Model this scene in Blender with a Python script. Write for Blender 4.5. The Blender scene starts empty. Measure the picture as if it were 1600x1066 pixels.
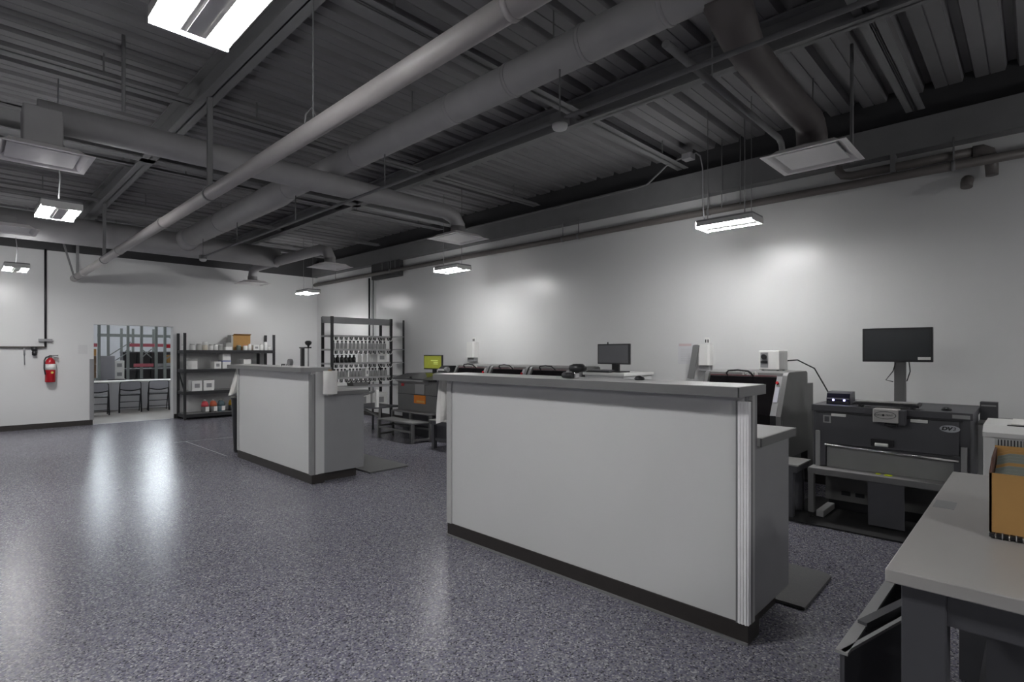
import bpy, bmesh, math, random
from mathutils import Vector, Matrix
random.seed(7)
SC = bpy.context.scene
COL = SC.collection
R = math.radians

# ------------------------------------------------------------------ camera, world, exposure
cam = bpy.data.cameras.new('camera')
cam.sensor_width = 36.0
cam.lens = 36.0 * 844.0 / 1600.0
cam.shift_y = 18.0 / 1600.0
cam.clip_start, cam.clip_end = 0.05, 200
camo = bpy.data.objects.new('camera', cam)
COL.objects.link(camo)
camo.location = (0, 0, 1.45)
camo.rotation_euler = (R(90), 0, R(-45.88))
SC.camera = camo
w = bpy.data.worlds.new('world'); SC.world = w; w.use_nodes = True
w.node_tree.nodes['Background'].inputs[0].default_value = (0.5, 0.5, 0.55, 1)
w.node_tree.nodes['Background'].inputs[1].default_value = 0.05
vs = SC.view_settings
vs.view_transform = 'Standard'; vs.look = 'None'; vs.gamma = 1.0; vs.use_curve_mapping = False
vs.exposure = 2.22
SC.cycles.use_denoising = True
LAMP = 30.0          # emission of the luminaire lenses

# ------------------------------------------------------------------ materials
MATS = {}
def mat(name, col, rough=0.5, metal=0.0, var=0.06, scale=6.0, spec=0.5, emit=None, estr=0.0, bump=0.0, bscale=60.0, coat=0.0):
    if name in MATS: return MATS[name]
    m = bpy.data.materials.new(name); m.use_nodes = True
    nt = m.node_tree; N = nt.nodes; L = nt.links
    b = N['Principled BSDF']
    b.inputs['Roughness'].default_value = rough
    b.inputs['Metallic'].default_value = metal
    b.inputs['Specular IOR Level'].default_value = spec
    if coat: b.inputs['Coat Weight'].default_value = coat; b.inputs['Coat Roughness'].default_value = 0.1
    tc = N.new('ShaderNodeTexCoord')
    nz = N.new('ShaderNodeTexNoise'); nz.inputs['Scale'].default_value = scale; nz.inputs['Detail'].default_value = 4
    L.new(tc.outputs['Object'], nz.inputs['Vector'])
    mx = N.new('ShaderNodeMix'); mx.data_type = 'RGBA'
    c = Vector(col)
    lo = [max(0, x * (1 - var)) for x in c]; hi = [min(1, x * (1 + var)) for x in c]
    mx.inputs[6].default_value = (*lo, 1); mx.inputs[7].default_value = (*hi, 1)
    L.new(nz.outputs['Fac'], mx.inputs[0]); L.new(mx.outputs[2], b.inputs['Base Color'])
    if emit:
        b.inputs['Emission Color'].default_value = (*emit, 1); b.inputs['Emission Strength'].default_value = estr
    if bump:
        n2 = N.new('ShaderNodeTexNoise'); n2.inputs['Scale'].default_value = bscale; n2.inputs['Detail'].default_value = 3
        L.new(tc.outputs['Object'], n2.inputs['Vector'])
        bp = N.new('ShaderNodeBump'); bp.inputs['Strength'].default_value = bump; bp.inputs['Distance'].default_value = 0.01
        L.new(n2.outputs['Fac'], bp.inputs['Height']); L.new(bp.outputs['Normal'], b.inputs['Normal'])
    MATS[name] = m
    return m

def floor_mat():
    m = bpy.data.materials.new('flake_epoxy'); m.use_nodes = True
    nt = m.node_tree; N = nt.nodes; L = nt.links; b = N['Principled BSDF']
    tc = N.new('ShaderNodeTexCoord')
    v = N.new('ShaderNodeTexVoronoi'); v.inputs['Scale'].default_value = 125; v.inputs['Randomness'].default_value = 1
    L.new(tc.outputs['Object'], v.inputs['Vector'])
    sp = N.new('ShaderNodeSeparateColor'); L.new(v.outputs['Color'], sp.inputs[0])
    r = N.new('ShaderNodeValToRGB'); r.color_ramp.interpolation = 'CONSTANT'
    cols = [(0.0, (.06, .06, .072)), (.12, (.135, .132, .175)), (.36, (.19, .185, .208)), (.60, (.245, .242, .26)), (.76, (.155, .15, .20)), (.90, (.37, .367, .38))]
    el = r.color_ramp.elements
    el[0].position = 0; el[0].color = (*cols[0][1], 1)
    el[1].position = cols[1][0]; el[1].color = (*cols[1][1], 1)
    for p, c in cols[2:]:
        e = el.new(p); e.color = (*c, 1)
    L.new(sp.outputs[0], r.inputs[0])
    nz = N.new('ShaderNodeTexNoise'); nz.inputs['Scale'].default_value = 0.8; nz.inputs['Detail'].default_value = 3
    L.new(tc.outputs['Object'], nz.inputs['Vector'])
    mr = N.new('ShaderNodeMapRange'); mr.inputs[3].default_value = .82; mr.inputs[4].default_value = 1.12
    L.new(nz.outputs['Fac'], mr.inputs[0])
    mx = N.new('ShaderNodeMix'); mx.data_type = 'RGBA'; mx.blend_type = 'MULTIPLY'; mx.inputs[0].default_value = 1
    L.new(r.outputs[0], mx.inputs[6]); L.new(mr.outputs[0], mx.inputs[7])
    L.new(mx.outputs[2], b.inputs['Base Color'])
    b.inputs['Roughness'].default_value = 0.22
    b.inputs['Specular IOR Level'].default_value = 0.09
    n3 = N.new('ShaderNodeTexNoise'); n3.inputs['Scale'].default_value = 85; n3.inputs['Detail'].default_value = 2
    L.new(tc.outputs['Object'], n3.inputs['Vector'])
    bp = N.new('ShaderNodeBump'); bp.inputs['Strength'].default_value = 0.30; bp.inputs['Distance'].default_value = 0.004
    L.new(n3.outputs['Fac'], bp.inputs['Height']); L.new(bp.outputs['Normal'], b.inputs['Normal'])
    return m

M_WALL = mat('white_wall_paint', (.655, .657, .653), .30, var=.02, scale=1.5, spec=.5, bump=.03, bscale=14)
M_WALLD = mat('grey_wall_paint', (.22, .22, .22), .5, var=.05)
M_DARKWALL = mat('charcoal_wall_paint', (.05, .05, .052), .6, var=.1)
M_DECK = mat('charcoal_deck_paint', (.21, .206, .212), .62, var=.18, scale=3)
M_STEEL = mat('charcoal_steel_paint', (.19, .19, .193), .55, var=.12, scale=4)
M_DUCT = mat('dark_duct_paint', (.34, .335, .337), .5, var=.12, scale=5)
M_PIPE = mat('taupe_pipe_paint', (.38, .362, .355), .45, var=.08, scale=4)
M_WPIPE = mat('brown_grey_pipe_paint', (.13, .118, .11), .45, var=.1, scale=4)
M_BASE = mat('black_vinyl_base', (.03, .026, .024), .45, var=.2, scale=20)
M_LAM = mat('white_laminate', (.61, .612, .606), .32, var=.025, scale=1.2)
M_LAMG = mat('grey_laminate', (.27, .27, .277), .42, var=.05, scale=8)
M_CAP = mat('grey_countertop', (.44, .44, .435), .38, var=.07, scale=40)
M_EDGE = mat('dark_edge_band', (.15, .15, .15), .45, var=.05)
M_EDGE2 = mat('mid_edge_band', (.26, .26, .26), .45, var=.05)
M_ALU = mat('brushed_aluminium', (.92, .92, .92), .3, metal=.0, var=.06, scale=20)
M_CHROME = mat('chrome', (.75, .75, .75), .15, metal=1, var=.03)
M_WHITE = mat('white_plastic', (.72, .72, .70), .4, var=.03)
M_PAPER = mat('white_paper', (.78, .77, .74), .8, var=.03, bump=.1, bscale=30)
M_DIFF = mat('white_metal_diffuser', (.72, .70, .70), .5, var=.04)
M_BLACK = mat('black_plastic', (.016, .016, .018), .4, var=.2)
M_GLOSSB = mat('black_acrylic', (.008, .007, .008), .12, var=.1)
M_RACKB = mat('black_rack_steel', (.018, .018, .02), .5, var=.2)
M_MACH = mat('grey_machine_paint', (.15, .15, .148), .45, var=.07, scale=9)
M_MACHD = mat('dark_machine_paint', (.07, .07, .078), .45, var=.08, scale=9)
M_MACHL = mat('light_machine_paint', (.30, .30, .30), .45, var=.06, scale=9)
M_TRAY = mat('brushed_steel_tray', (.40, .40, .39), .4, metal=.6, var=.08, scale=15)
M_RED = mat('red_gloss', (.42, .012, .02), .25, var=.05)
M_ORANGE = mat('orange_print', (.75, .22, .01), .5, var=.2, scale=60)
M_CARD = mat('tan_cardboard', (.40, .22, .07), .75, var=.07, scale=10)
M_MATR = mat('grey_rubber_mat', (.13, .13, .13), .8, var=.1, scale=80, bump=.4, bscale=200)
M_DESK = mat('beige_grey_desktop', (.36, .35, .335), .32, var=.04, scale=4)
M_RUB = mat('black_rubber', (.01, .01, .01), .7, var=.2)
M_LENSR = mat('dimmed_lamp_lens', (.9, .9, .9), .5, emit=(1, .995, 1), estr=LAMP*.65)
M_UP = mat('added_uplight_glow', (.9, .9, .9), .5, emit=(1, .995, 1), estr=LAMP*.15)  # glow added on the lamp tops to lift the dark ceiling
M_UPR = mat('dim_added_uplight_glow', (.9, .9, .9), .5, emit=(1, .995, 1), estr=LAMP*.03)  # weaker version of the added ceiling glow, for the right row
M_BLUEL = mat('blue_led', (.2, .2, 1), .4, emit=(.35, .35, 1), estr=2.5)
M_LENS = mat('lamp_lens', (.9, .9, .9), .5, emit=(1, .995, 1), estr=LAMP)
M_DARKBLUE = mat('navy_plastic', (.012, .012, .028), .25, var=.1)
M_CONC = mat('bare_concrete', (.27, .255, .24), .5, var=.2, scale=2)
M_GREENG = mat('grey_green_rack_steel', (.20, .22, .215), .5, var=.1)
M_PINK = mat('faded_red_beam', (.42, .10, .13), .5, var=.15)

# ------------------------------------------------------------------ mesh building
class MB:
    def __init__(s): s.bm = bmesh.new()
    def box(s, x0, x1, y0, y1, z0, z1, bev=0.0):
        vs_ = [s.bm.verts.new(p) for p in ((x0,y0,z0),(x1,y0,z0),(x1,y1,z0),(x0,y1,z0),(x0,y0,z1),(x1,y0,z1),(x1,y1,z1),(x0,y1,z1))]
        fs = [s.bm.faces.new([vs_[i] for i in f]) for f in ((0,3,2,1),(4,5,6,7),(0,1,5,4),(1,2,6,5),(2,3,7,6),(3,0,4,7))]
        if bev > 0:
            es = list({e for f in fs for e in f.edges})
            bmesh.ops.bevel(s.bm, geom=es, offset=bev, segments=2, affect='EDGES', profile=.5)
        return s
    def obox(s, c, sx, sy, sz, rz=0.0, rx=0.0, ry=0.0, bev=0.0):
        n0 = len(s.bm.verts); s.box(-sx/2, sx/2, -sy/2, sy/2, -sz/2, sz/2, bev)
        s.bm.verts.ensure_lookup_table()
        m = Matrix.Translation(c) @ Matrix.Rotation(rz, 4, 'Z') @ Matrix.Rotation(ry, 4, 'Y') @ Matrix.Rotation(rx, 4, 'X')
        for v in s.bm.verts[n0:]: v.co = m @ v.co
        return s
    def bar(s, a, b, w_, h_=None):
        a, b = Vector(a), Vector(b); d = b - a; h_ = h_ or w_
        q = d.to_track_quat('X', 'Z'); n0 = len(s.bm.verts)
        s.box(0, d.length, -w_/2, w_/2, -h_/2, h_/2); s.bm.verts.ensure_lookup_table()
        m = Matrix.Translation(a) @ q.to_matrix().to_4x4()
        for v in s.bm.verts[n0:]: v.co = m @ v.co
        return s
    def tube(s, pts, r, n=10, caps=True):
        pts = [Vector(p) for p in pts]; rs = r if isinstance(r, (list, tuple)) else [r] * len(pts)
        rings = []; up = None
        for i, p in enumerate(pts):
            t = ((pts[min(i+1, len(pts)-1)] - p).normalized() + (p - pts[max(i-1, 0)]).normalized()).normalized()
            if up is None:
                up = Vector((0, 0, 1)) if abs(t.z) < .9 else Vector((1, 0, 0))
            x = t.cross(up).normalized(); y = x.cross(t).normalized(); up = y
            k = 1.0
            if 0 < i < len(pts)-1:
                cs = (pts[i+1]-p).normalized().dot((p-pts[i-1]).normalized()); k = 1
            rings.append([s.bm.verts.new(p + (x*math.cos(a)+y*math.sin(a))*rs[i]*k) for a in (2*math.pi*j/n for j in range(n))])
        for a, b in zip(rings, rings[1:]):
            for j in range(n): 
                f = s.bm.faces.new((a[j], a[(j+1) % n], b[(j+1) % n], b[j])); f.smooth = True
        if caps:
            s.bm.faces.new(rings[0][::-1]); s.bm.faces.new(rings[-1])
        return s
    def cyl(s, a, b, r, n=16): return s.tube([a, b], r, n)
    def lathe(s, c, prof, n=16):
        rings = []
        for r_, z in prof:
            r_ = max(r_, .0005)
            rings.append([s.bm.verts.new((c[0]+r_*math.cos(2*math.pi*j/n), c[1]+r_*math.sin(2*math.pi*j/n), c[2]+z)) for j in range(n)])
        for a, b in zip(rings, rings[1:]):
            for j in range(n):
                f = s.bm.faces.new((a[j], a[(j+1) % n], b[(j+1) % n], b[j])); f.smooth = True
        s.bm.faces.new(rings[0][::-1]); s.bm.faces.new(rings[-1])
        return s
    def prism_y(s, prof, y0, y1):            # profile of (x, z), extruded along y
        a = [s.bm.verts.new((x, y0, z)) for x, z in prof]; b = [s.bm.verts.new((x, y1, z)) for x, z in prof]
        n = len(prof)
        s.bm.faces.new(a); s.bm.faces.new(b[::-1])
        for i in range(n): s.bm.faces.new((a[i], b[i], b[(i+1) % n], a[(i+1) % n]))
        return s
    def prism_x(s, prof, x0, x1):            # profile of (y, z), extruded along x
        a = [s.bm.verts.new((x0, y, z)) for y, z in prof]; b = [s.bm.verts.new((x1, y, z)) for y, z in prof]
        n = len(prof)
        s.bm.faces.new(a); s.bm.faces.new(b[::-1])
        for i in range(n): s.bm.faces.new((a[i], b[i], b[(i+1) % n], a[(i+1) % n]))
        return s
    def prism_z(s, prof, z0, z1):
        a = [s.bm.verts.new((x, y, z0)) for x, y in prof]; b = [s.bm.verts.new((x, y, z1)) for x, y in prof]
        n = len(prof)
        s.bm.faces.new(a); s.bm.faces.new(b[::-1])
        for i in range(n): s.bm.faces.new((a[i], b[i], b[(i+1) % n], a[(i+1) % n]))
        return s
    def sheet(s, grid, th):                  # grid of points -> thin solid
        rows = [[s.bm.verts.new(p) for p in row] for row in grid]
        fs = []
        for a, b in zip(rows, rows[1:]):
            for j in range(len(a)-1): fs.append(s.bm.faces.new((a[j], a[j+1], b[j+1], b[j])))
        bmesh.ops.recalc_face_normals(s.bm, faces=fs)
        bmesh.ops.solidify(s.bm, geom=fs, thickness=th)
        return s

ORG = {}
def org(o):
    v = Vector((0, 0, 0))
    while o is not None:
        v = v + ORG.get(o.name, Vector((0, 0, 0))); o = o.parent
    return v
def obj(name, mb, m, parent=None, smooth=False):
    bm = mb.bm
    bmesh.ops.recalc_face_normals(bm, faces=bm.faces[:])
    off = org(parent) if parent is not None else Vector((0, 0, 0))
    if parent is None:                        # top-level single mesh: origin at its base centre
        xs = [v.co for v in bm.verts]
        mn = Vector((min(v.x for v in xs), min(v.y for v in xs), min(v.z for v in xs))); mxx = Vector((max(v.x for v in xs), max(v.y for v in xs), max(v.z for v in xs)))
        off = Vector(((mn.x+mxx.x)/2, (mn.y+mxx.y)/2, mn.z))
    for v in bm.verts: v.co -= off
    me = bpy.data.meshes.new(name); bm.to_mesh(me); bm.free()
    me.materials.append(m)
    o = bpy.data.objects.new(name, me); COL.objects.link(o)
    if parent is not None: o.parent = parent
    else: o.location = off; ORG[o.name] = off
    return o
def tag(o, label, cat, group=None):
    o['label'] = label; o['category'] = cat
    if group: o['group'] = group
    return o
def thing(name, label, cat, loc, group=None):
    o = bpy.data.objects.new(name, None); COL.objects.link(o)
    o.empty_display_size = .05
    o.location = loc; ORG[o.name] = Vector(loc)
    return tag(o, label, cat, group)
def one(name, mb, m, label, cat, group=None): return tag(obj(name, mb, m), label, cat, group)
def struct(name, mb, m):
    o = obj(name, mb, m); o['kind'] = 'structure'; return o
def dup(root, dl, label=None, group=None):
    def rec(o, par):
        c = o.copy(); COL.objects.link(c)
        if par is not None: c.parent = par
        for ch in o.children: rec(ch, c)
        return c
    kids = list(root.children)
    r = root.copy(); COL.objects.link(r)
    r.location = root.location + Vector(dl); ORG[r.name] = ORG.get(root.name, Vector()) + Vector(dl)
    if label: r['label'] = label
    if group: r['group'] = group
    for k in kids: rec(k, r)
    return r
def text(name, body, size, loc, facing, m, parent, ext=.002, sx=1.0, bold=0.0, shear=0.0):
    cu = bpy.data.curves.new('lettering', 'FONT'); cu.body = body; cu.size = size; cu.extrude = ext
    cu.align_x = 'CENTER'; cu.align_y = 'CENTER'; cu.offset = bold; cu.shear = shear
    t = bpy.data.objects.new('lettering', cu); COL.objects.link(t)
    dg = bpy.context.evaluated_depsgraph_get()
    me = bpy.data.meshes.new_from_object(t.evaluated_get(dg)); bpy.data.objects.remove(t)
    # facing: 'x' = read by someone looking along +x (text runs towards -y); 'y' = looking along +y
    rot = {'x': Matrix(((0, 0, -1), (-1, 0, 0), (0, 1, 0))), 'y': Matrix(((1, 0, 0), (0, 0, -1), (0, 1, 0)))}[facing]
    off = Vector(loc) - org(parent)
    for v in me.vertices: v.co = rot @ Vector((v.co.x*sx, v.co.y, v.co.z)) + off
    me.materials.clear(); me.materials.append(m)
    o = bpy.data.objects.new(name, me); COL.objects.link(o); o.parent = parent
    return o

# ================================================================== THE SETTING
XW, YB, YD = 6.65, 13.6, 13.8         # right wall, back wall, far face of the back wall
DX0, DX1, DZ = 1.93, 3.345, 2.03      # doorway
CZ = 4.02                               # deck
XL, YF = -9.0, -7.0
struct('floor', MB().box(XL, XW, YF, YB+.02, -.1, 0), floor_mat())
M_JOINT = mat('pale_joint_filler', (.34, .34, .37), .5)
FLOOR = bpy.data.objects['floor']
obj('floor_joint', MB().bar((2.45, 9.95, .0005), (6.0, 9.62, .0005), .014, .001), M_JOINT, FLOOR)
obj('floor_joint', MB().bar((2.617, 9.95, .0005), (2.648, 8.10, .0005), .014, .001), M_JOINT, FLOOR)
obj('door_threshold', MB().box(DX0, DX1, YB-.01, YB+.05, -.003, .003), M_JOINT, FLOOR)
struct('floor.001', MB().box(-2, 11, YB+.02, 22, -.1, -.004), M_CONC)
wb = struct('wall_back', MB().box(XL, DX0, YB, YD, 0, 3.41).box(DX1, XW+.2, YB, YD, 0, 3.41).box(DX0, DX1, YB, YD, DZ, 3.41), M_WALL)
obj('upper_wall_band', MB().box(XL, XW, YB-.004, YD, 3.41, CZ+.2), M_DARKWALL, wb)
wr = struct('wall_right', MB().box(XW, XW+.2, YF, YB, 0, 3.7), M_WALL)
obj('upper_wall_band', MB().box(XW, XW+.2, YF, YB, 3.7, CZ+.2), M_DARKWALL, wr)
obj('wall_beam', MB().box(XW-.16, XW+.01, YF, YB-.03, 3.42, 3.72), M_STEEL, wr)
struct('wall_left', MB().box(XL-.2, XL, YF, YB, 0, CZ+.2), M_WALLD)
struct('wall_front', MB().box(XL, XW, YF-.2, YF, 0, CZ+.2), M_WALLD)
struct('baseboard_back', MB().box(XL, DX0-.005, YB-.012, YB, 0, .1).box(DX1+.005, XW, YB-.012, YB, 0, .1), M_BASE)
struct('baseboard_right', MB().box(XW-.012, XW, YF, YB, 0, .1), M_BASE)
dr = struct('door_1', MB().box(DX0-.001, DX0+.012, YB-.005, YD+.005, 0, DZ).box(DX1-.012, DX1+.001, YB-.005, YD+.005, 0, DZ).box(DX0, DX1, YB-.005, YD+.005, DZ-.012, DZ), M_WALL)
obj('corner_guard', MB().box(DX0-.055, DX0+.002, YB-.012, YB, .1, 1.32).box(DX0-.001, DX0+.014, YB-.012, YB+.06, .1, 1.32), M_LAMG, dr)
# ceiling: ribbed steel deck carried by joists and girders
ceil = struct('ceiling', MB().box(XL, XW, YF, YB, CZ+.08, CZ+.2), M_DECK)
def strip_mesh():
    b = MB(); p = .30
    # one rib: wide low flat with a seam, then a narrow raised flute
    prof = [(0, 0), (.098, 0), (.1, .008), (.108, .008), (.11, 0), (.205, 0), (.225, .075), (.28, .075), (.30, 0)]
    a = [b.bm.verts.new((XL, y, CZ+z)) for y, z in prof]; c = [b.bm.verts.new((XW, y, CZ+z)) for y, z in prof]
    for i in range(len(prof)-1): b.bm.faces.new((a[i], a[i+1], c[i+1], c[i]))
    return b
first = None
for k in range(int((YB-YF)/.30)):
    if first is None:
        first = obj('deck_rib', strip_mesh(), M_DECK, ceil)
        first.location.y += YF; base_y = first.location.y
    else:
        d = first.copy(); COL.objects.link(d); d.parent = ceil; d.location.y = base_y + .30*k
def joist(y):
    b = MB(); zb = 3.80
    for s in (-1, 1):
        b.box(XL, 6.5, y+s*.042-.034, y+s*.042+.034, zb, zb+.007).box(XL, 6.5, y+s*.014-.004, y+s*.014+.004, zb, zb+.045)
    for k in range(12): b.box(-8+1.27*k-.006, -8+1.27*k+.006, y-.006, y+.006, zb+.005, CZ)
    return obj('roof_joist', b, M_STEEL, ceil)
for y in (-1.6, .84, 3.25, 5.75, 8.2, 10.4, 12.7): joist(y)
def girder_y(x, h=.075):       # runs along y
    b = MB(); b.box(x-h, x+h, YF, YB, 3.75, 3.768).box(x-.006, x+.006, YF, YB, 3.75, CZ-.02).box(x-.075, x+.075, YF, YB, CZ-.04, CZ-.02)
    obj('roof_girder', b, M_STEEL, ceil)
for x, h in ((1.61, .075), (4.40, .052), (-3.2, .075)): girder_y(x, h)
b = MB(); b.box(XL, 6.49, 7.58, 7.73, 3.75, 3.768).box(XL, 6.49, 7.65, 7.66, 3.75, CZ-.02).box(XL, 6.49, 7.58, 7.73, CZ-.04, CZ-.02)
obj('roof_girder', b, M_STEEL, ceil)
# storeroom shell beyond the doorway
struct('wall_far', MB().box(-2, 11, 22, 22.2, 0, 5.4), mat('storeroom_wall', (.60, .62, .66), .6))
struct('wall_far.001', MB().box(-2.2, -2, YD, 22, 0, 5.4).box(11, 11.2, YD, 22, 0, 5.4), mat('storeroom_wall', (.6, .62, .66), .6))
struct('ceiling.001', MB().box(-2, 11, YD, 22, 5.4, 5.6), mat('storeroom_ceiling', (.5, .5, .5), .6))
M_DAY = mat('daylight_glass', (.8, .85, .9), .3, emit=(.86, .94, 1), estr=3.6)
for k, (x0, x1) in enumerate(((3.08, 3.5), (4.62, 5.46))):
    wdw = struct('window_%d' % (k+1), MB().box(x0, x1, 21.97, 21.99, 2.45, 4.3), M_DAY)
    fb = MB(); fb.box(x0-.05, x0, 21.94, 22, 2.4, 4.35).box(x1, x1+.05, 21.94, 22, 2.4, 4.35).box(x0, x1, 21.94, 22, 2.4, 2.45).box(x0, x1, 21.94, 22, 4.3, 4.35).box(x0, x1, 21.95, 21.995, 3.36, 3.4)
    obj('window_frame', fb, M_WHITE, wdw)

# ================================================================== LUMINAIRES
def luminaire(x, yfar, label, L=.57, W=.29, z=2.75, glow=None, top=None):
    """2 ft linear high bay: two bright lenses either side of a grey spine, end caps, added uplight strips, cord"""
    y1, y0 = yfar, yfar - L; xc = x
    t = thing('ceiling_light', label, 'light', (xc, (y0+y1)/2, z), 'pendant ceiling lights')
    h = MB(); h.box(xc-W/2, xc+W/2, y0, y1, z+.05, z+.08, .004)
    obj('housing', h, M_LAMG, t)
    sp = MB(); sp.box(xc-.05, xc+.05, y0+.012, y1-.03, z-.004, z+.052, .004)
    sp.box(xc-.026, xc+.026, y0+.03, y1-.045, z-.008, z-.003)
    obj('spine', sp, M_WHITE, t)
    for s in (-1, 1):
        l = MB()
        x0, x1 = (xc-W/2+.004, xc-.05) if s < 0 else (xc+.05, xc+W/2-.004)
        l.prism_y([(x0, z+.052), (x0, z+.012), (x0+.012, z), (x1-.012, z), (x1, z+.012), (x1, z+.052)], y0+.006, y1-.006)
        obj('lens', l, glow or M_LENS, t)
        u = MB(); u.box(xc+s*.10-.025, xc+s*.10+.025, y0+.05, y1-.05, z+.079, z+.083)
        obj('added_uplight', u, M_UPR if glow else M_UP, t)  # emissive strip added on top to throw light at the deck
    for yy in (y0, y1):
        e = MB(); e.box(xc-W/2, xc+W/2, yy-.005, yy+.005, z-.002, z+.06)
        obj('end_cap', e, M_LENS if yy == y1 else M_WHITE, t)
    ym = (y0+y1)/2
    sk = MB()
    for q in (-1, 1): sk.box(xc+q*W/2-.003, xc+q*W/2+.003, y0, y1, z+.014, z+.06)
    for q in (-1, 1): obj('added_light_shield', MB().box(xc+q*W/2-.003, xc+q*W/2+.003, y0, y1, z+.014, z+.06), M_WHITE, t)  # plates added to keep sideways lens light off the upper wall
    sk.bm.free()
    if glow:
        for yy in (y0+.06, y1-.06): obj('rod', MB().cyl((xc, yy, z+.08), (xc, yy, CZ-.01), .004, 6), M_STEEL, t)
    else:
        c = MB(); c.tube([(xc, ym, z+.08), (xc+.012, ym, 3.1), (xc-.006, ym, 3.4 if not top else 3.29), (xc, ym, top or CZ+.02)], .006, 6)
        obj('cord', c, M_LAMG, t)
    return t
luminaire(.675, 2.5, 'nearest pendant light of the left row, large at the top of the photo')
luminaire(.675, 6.87, 'middle pendant light of the left row, hanging before the far ribbed ceiling')
luminaire(.665, 11.75, 'farthest pendant light of the left row, against the back wall', top=3.30)
luminaire(5.54, 2.55, 'nearest pendant light over the machines, right of the photo', glow=M_LENSR)
luminaire(5.52, 6.96, 'middle pendant light along the right wall, left of the big counter end', glow=M_LENSR)
luminaire(5.42, 11.8, 'farthest pendant light along the right wall, in the back corner', glow=M_LENSR)
for k, yy in enumerate((2.5, 6.87, 11.75)):
    luminaire(-4.4, yy, 'pendant light out of view to the left, %s from the camera' % ('first', 'second', 'third')[k], top=3.30 if k == 2 else None)
for k, xx in enumerate((.675, -4.4)):  # unseen lamps added as fill for faces turned to the camera side
    luminaire(xx, -2.2, 'added fill light out of view behind the camera, %s one' % ('right', 'left')[k])
luminaire(5.54, -2.0, 'added fill light out of view behind the camera along the right wall', glow=M_LENSR)  # unseen lamp added to brighten the near right wall
# storeroom strip lights
for k, x in enumerate((1.5, 5.0)):
    t = thing('strip_light', 'strip light on the storeroom ceiling, %s one' % ('left', 'right')[k], 'light', (x, 18, 5.3))
    obj('housing', MB().box(x-.1, x+.1, 15.5, 20.5, 5.33, 5.4), M_WHITE, t)
    obj('tube', MB().box(x-.08, x+.08, 15.6, 20.4, 5.29, 5.33, .01), mat('tube_glow', (.9, .9, .9), .5, emit=(.95, .98, 1), estr=8), t)

# ================================================================== DUCTS AND PIPES
def ring(b, c, axis, r, w_=.02, n=20):
    a = Vector(axis); b.tube([Vector(c)-a*w_/2, Vector(c)+a*w_/2], r, n)
t = thing('trunk_duct', 'large round dark duct running the length of the ceiling', 'duct', (3.0, 6, 3.55))
obj('duct_run', MB().tube([(3.0, 11.3, 3.56), (3.0, 7.2, 3.56), (3.0, 6.85, 3.56), (3.0, -3, 3.56)], [.165, .165, .125, .125], 24), M_DUCT, t)
for y in (9.4, 6.9, 5.2, 3.6, 2.9, 2.2, 1.6, 1.15): 
    q = MB(); ring(q, (3.0, y, 3.56), (0, 1, 0), (.172 if y > 7 else .131), .03); obj('collar', q, M_DUCT, t)
for y in (10, 8, 4.4, 2.6): obj('hanger_rod', MB().cyl((3.13 if y < 7 else 3.165, y, 3.56), (3.13 if y < 7 else 3.165, y, CZ), .006, 6), M_STEEL, t)
t = thing('cross_duct', 'large round dark duct crossing in front of the back wall', 'duct', (0, 11.5, 3.47))
obj('duct_run', MB().tube([(-6, 11.5, 3.47), (3.0, 11.5, 3.47), (4.75, 11.5, 3.44)], [.225, .225, .19], 24), M_DUCT, t)
q = MB(); q.tube([(3.0, 11.48, 3.5), (3.0, 11.25, 3.55), (3.0, 11.0, 3.56)], [.2, .19, .17], 20); obj('elbow', q, M_DUCT, t)
q = MB(); q.tube([(4.7, 11.6, 3.36), (4.66, 12.4, 3.34), (4.66, 12.6, 3.28), (4.66, 12.65, 3.16), (4.66, 12.65, 3.03)], .09, 14); obj('branch', q, M_DUCT, t)
q = MB(); q.tube([(4.7, 11.4, 3.36), (4.72, 9.55, 3.36), (4.74, 9.3, 3.3), (4.74, 9.2, 3.17), (4.74, 9.2, 3.03)], .1, 14); obj('branch', q, M_DUCT, t)
t = thing('branch_duct', 'thin round branch duct crossing under the trunk to the middle diffusers', 'duct', (2.6, 5.65, 3.33))
obj('duct_run', MB().tube([(.45, 5.65, 3.33), (2.9, 5.65, 3.33), (4.0, 5.65, 3.33), (4.55, 5.65, 3.33), (4.7, 5.65, 3.28), (4.77, 5.65, 3.18), (4.77, 5.65, 3.04)], [.12, .12, .1, .095, .095, .095, .095], 18), M_DUCT, t)
obj('end_box', MB().box(.36, .60, 5.53, 5.77, 3.07, 3.36, .01), M_DUCT, t)
t = thing('branch_duct', 'wrinkled round branch duct nearest the camera, feeding the right diffuser', 'duct', (4, 1.28, 3.25))
pts = [(3.04, 1.28, 3.52), (3.18, 1.28, 3.42), (3.32, 1.28, 3.34)]; rr = [.13, .125, .112]
for k in range(34):
    x = 3.42 + k*(1.2/33); pts.append((x, 1.28, 3.31 - .04*min(1, k/12))); rr.append(.104 + (.003 if k % 2 else -.002))
pts += [(4.70, 1.28, 3.25), (4.75, 1.28, 3.17), (4.76, 1.28, 3.06)]; rr += [.106, .11, .11]
obj('duct_run', MB().tube(pts, rr, 20), mat('flex_duct_wrap', (.10, .088, .086), .6, var=.15), t)
t = thing('duct_riser', 'dark flat duct box by the right wall above the ink rack', 'duct', (6.45, 10, 3.1))
obj('casing', MB().box(6.53, 6.64, 9.66, 10.75, 3.08, 3.72, .01), M_DARKWALL, t)
for y in (9.8, 10.05, 10.3): obj('seam', MB().box(6.522, 6.53, y-.012, y+.012, 3.25, 3.7), M_STEEL, t)

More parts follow.
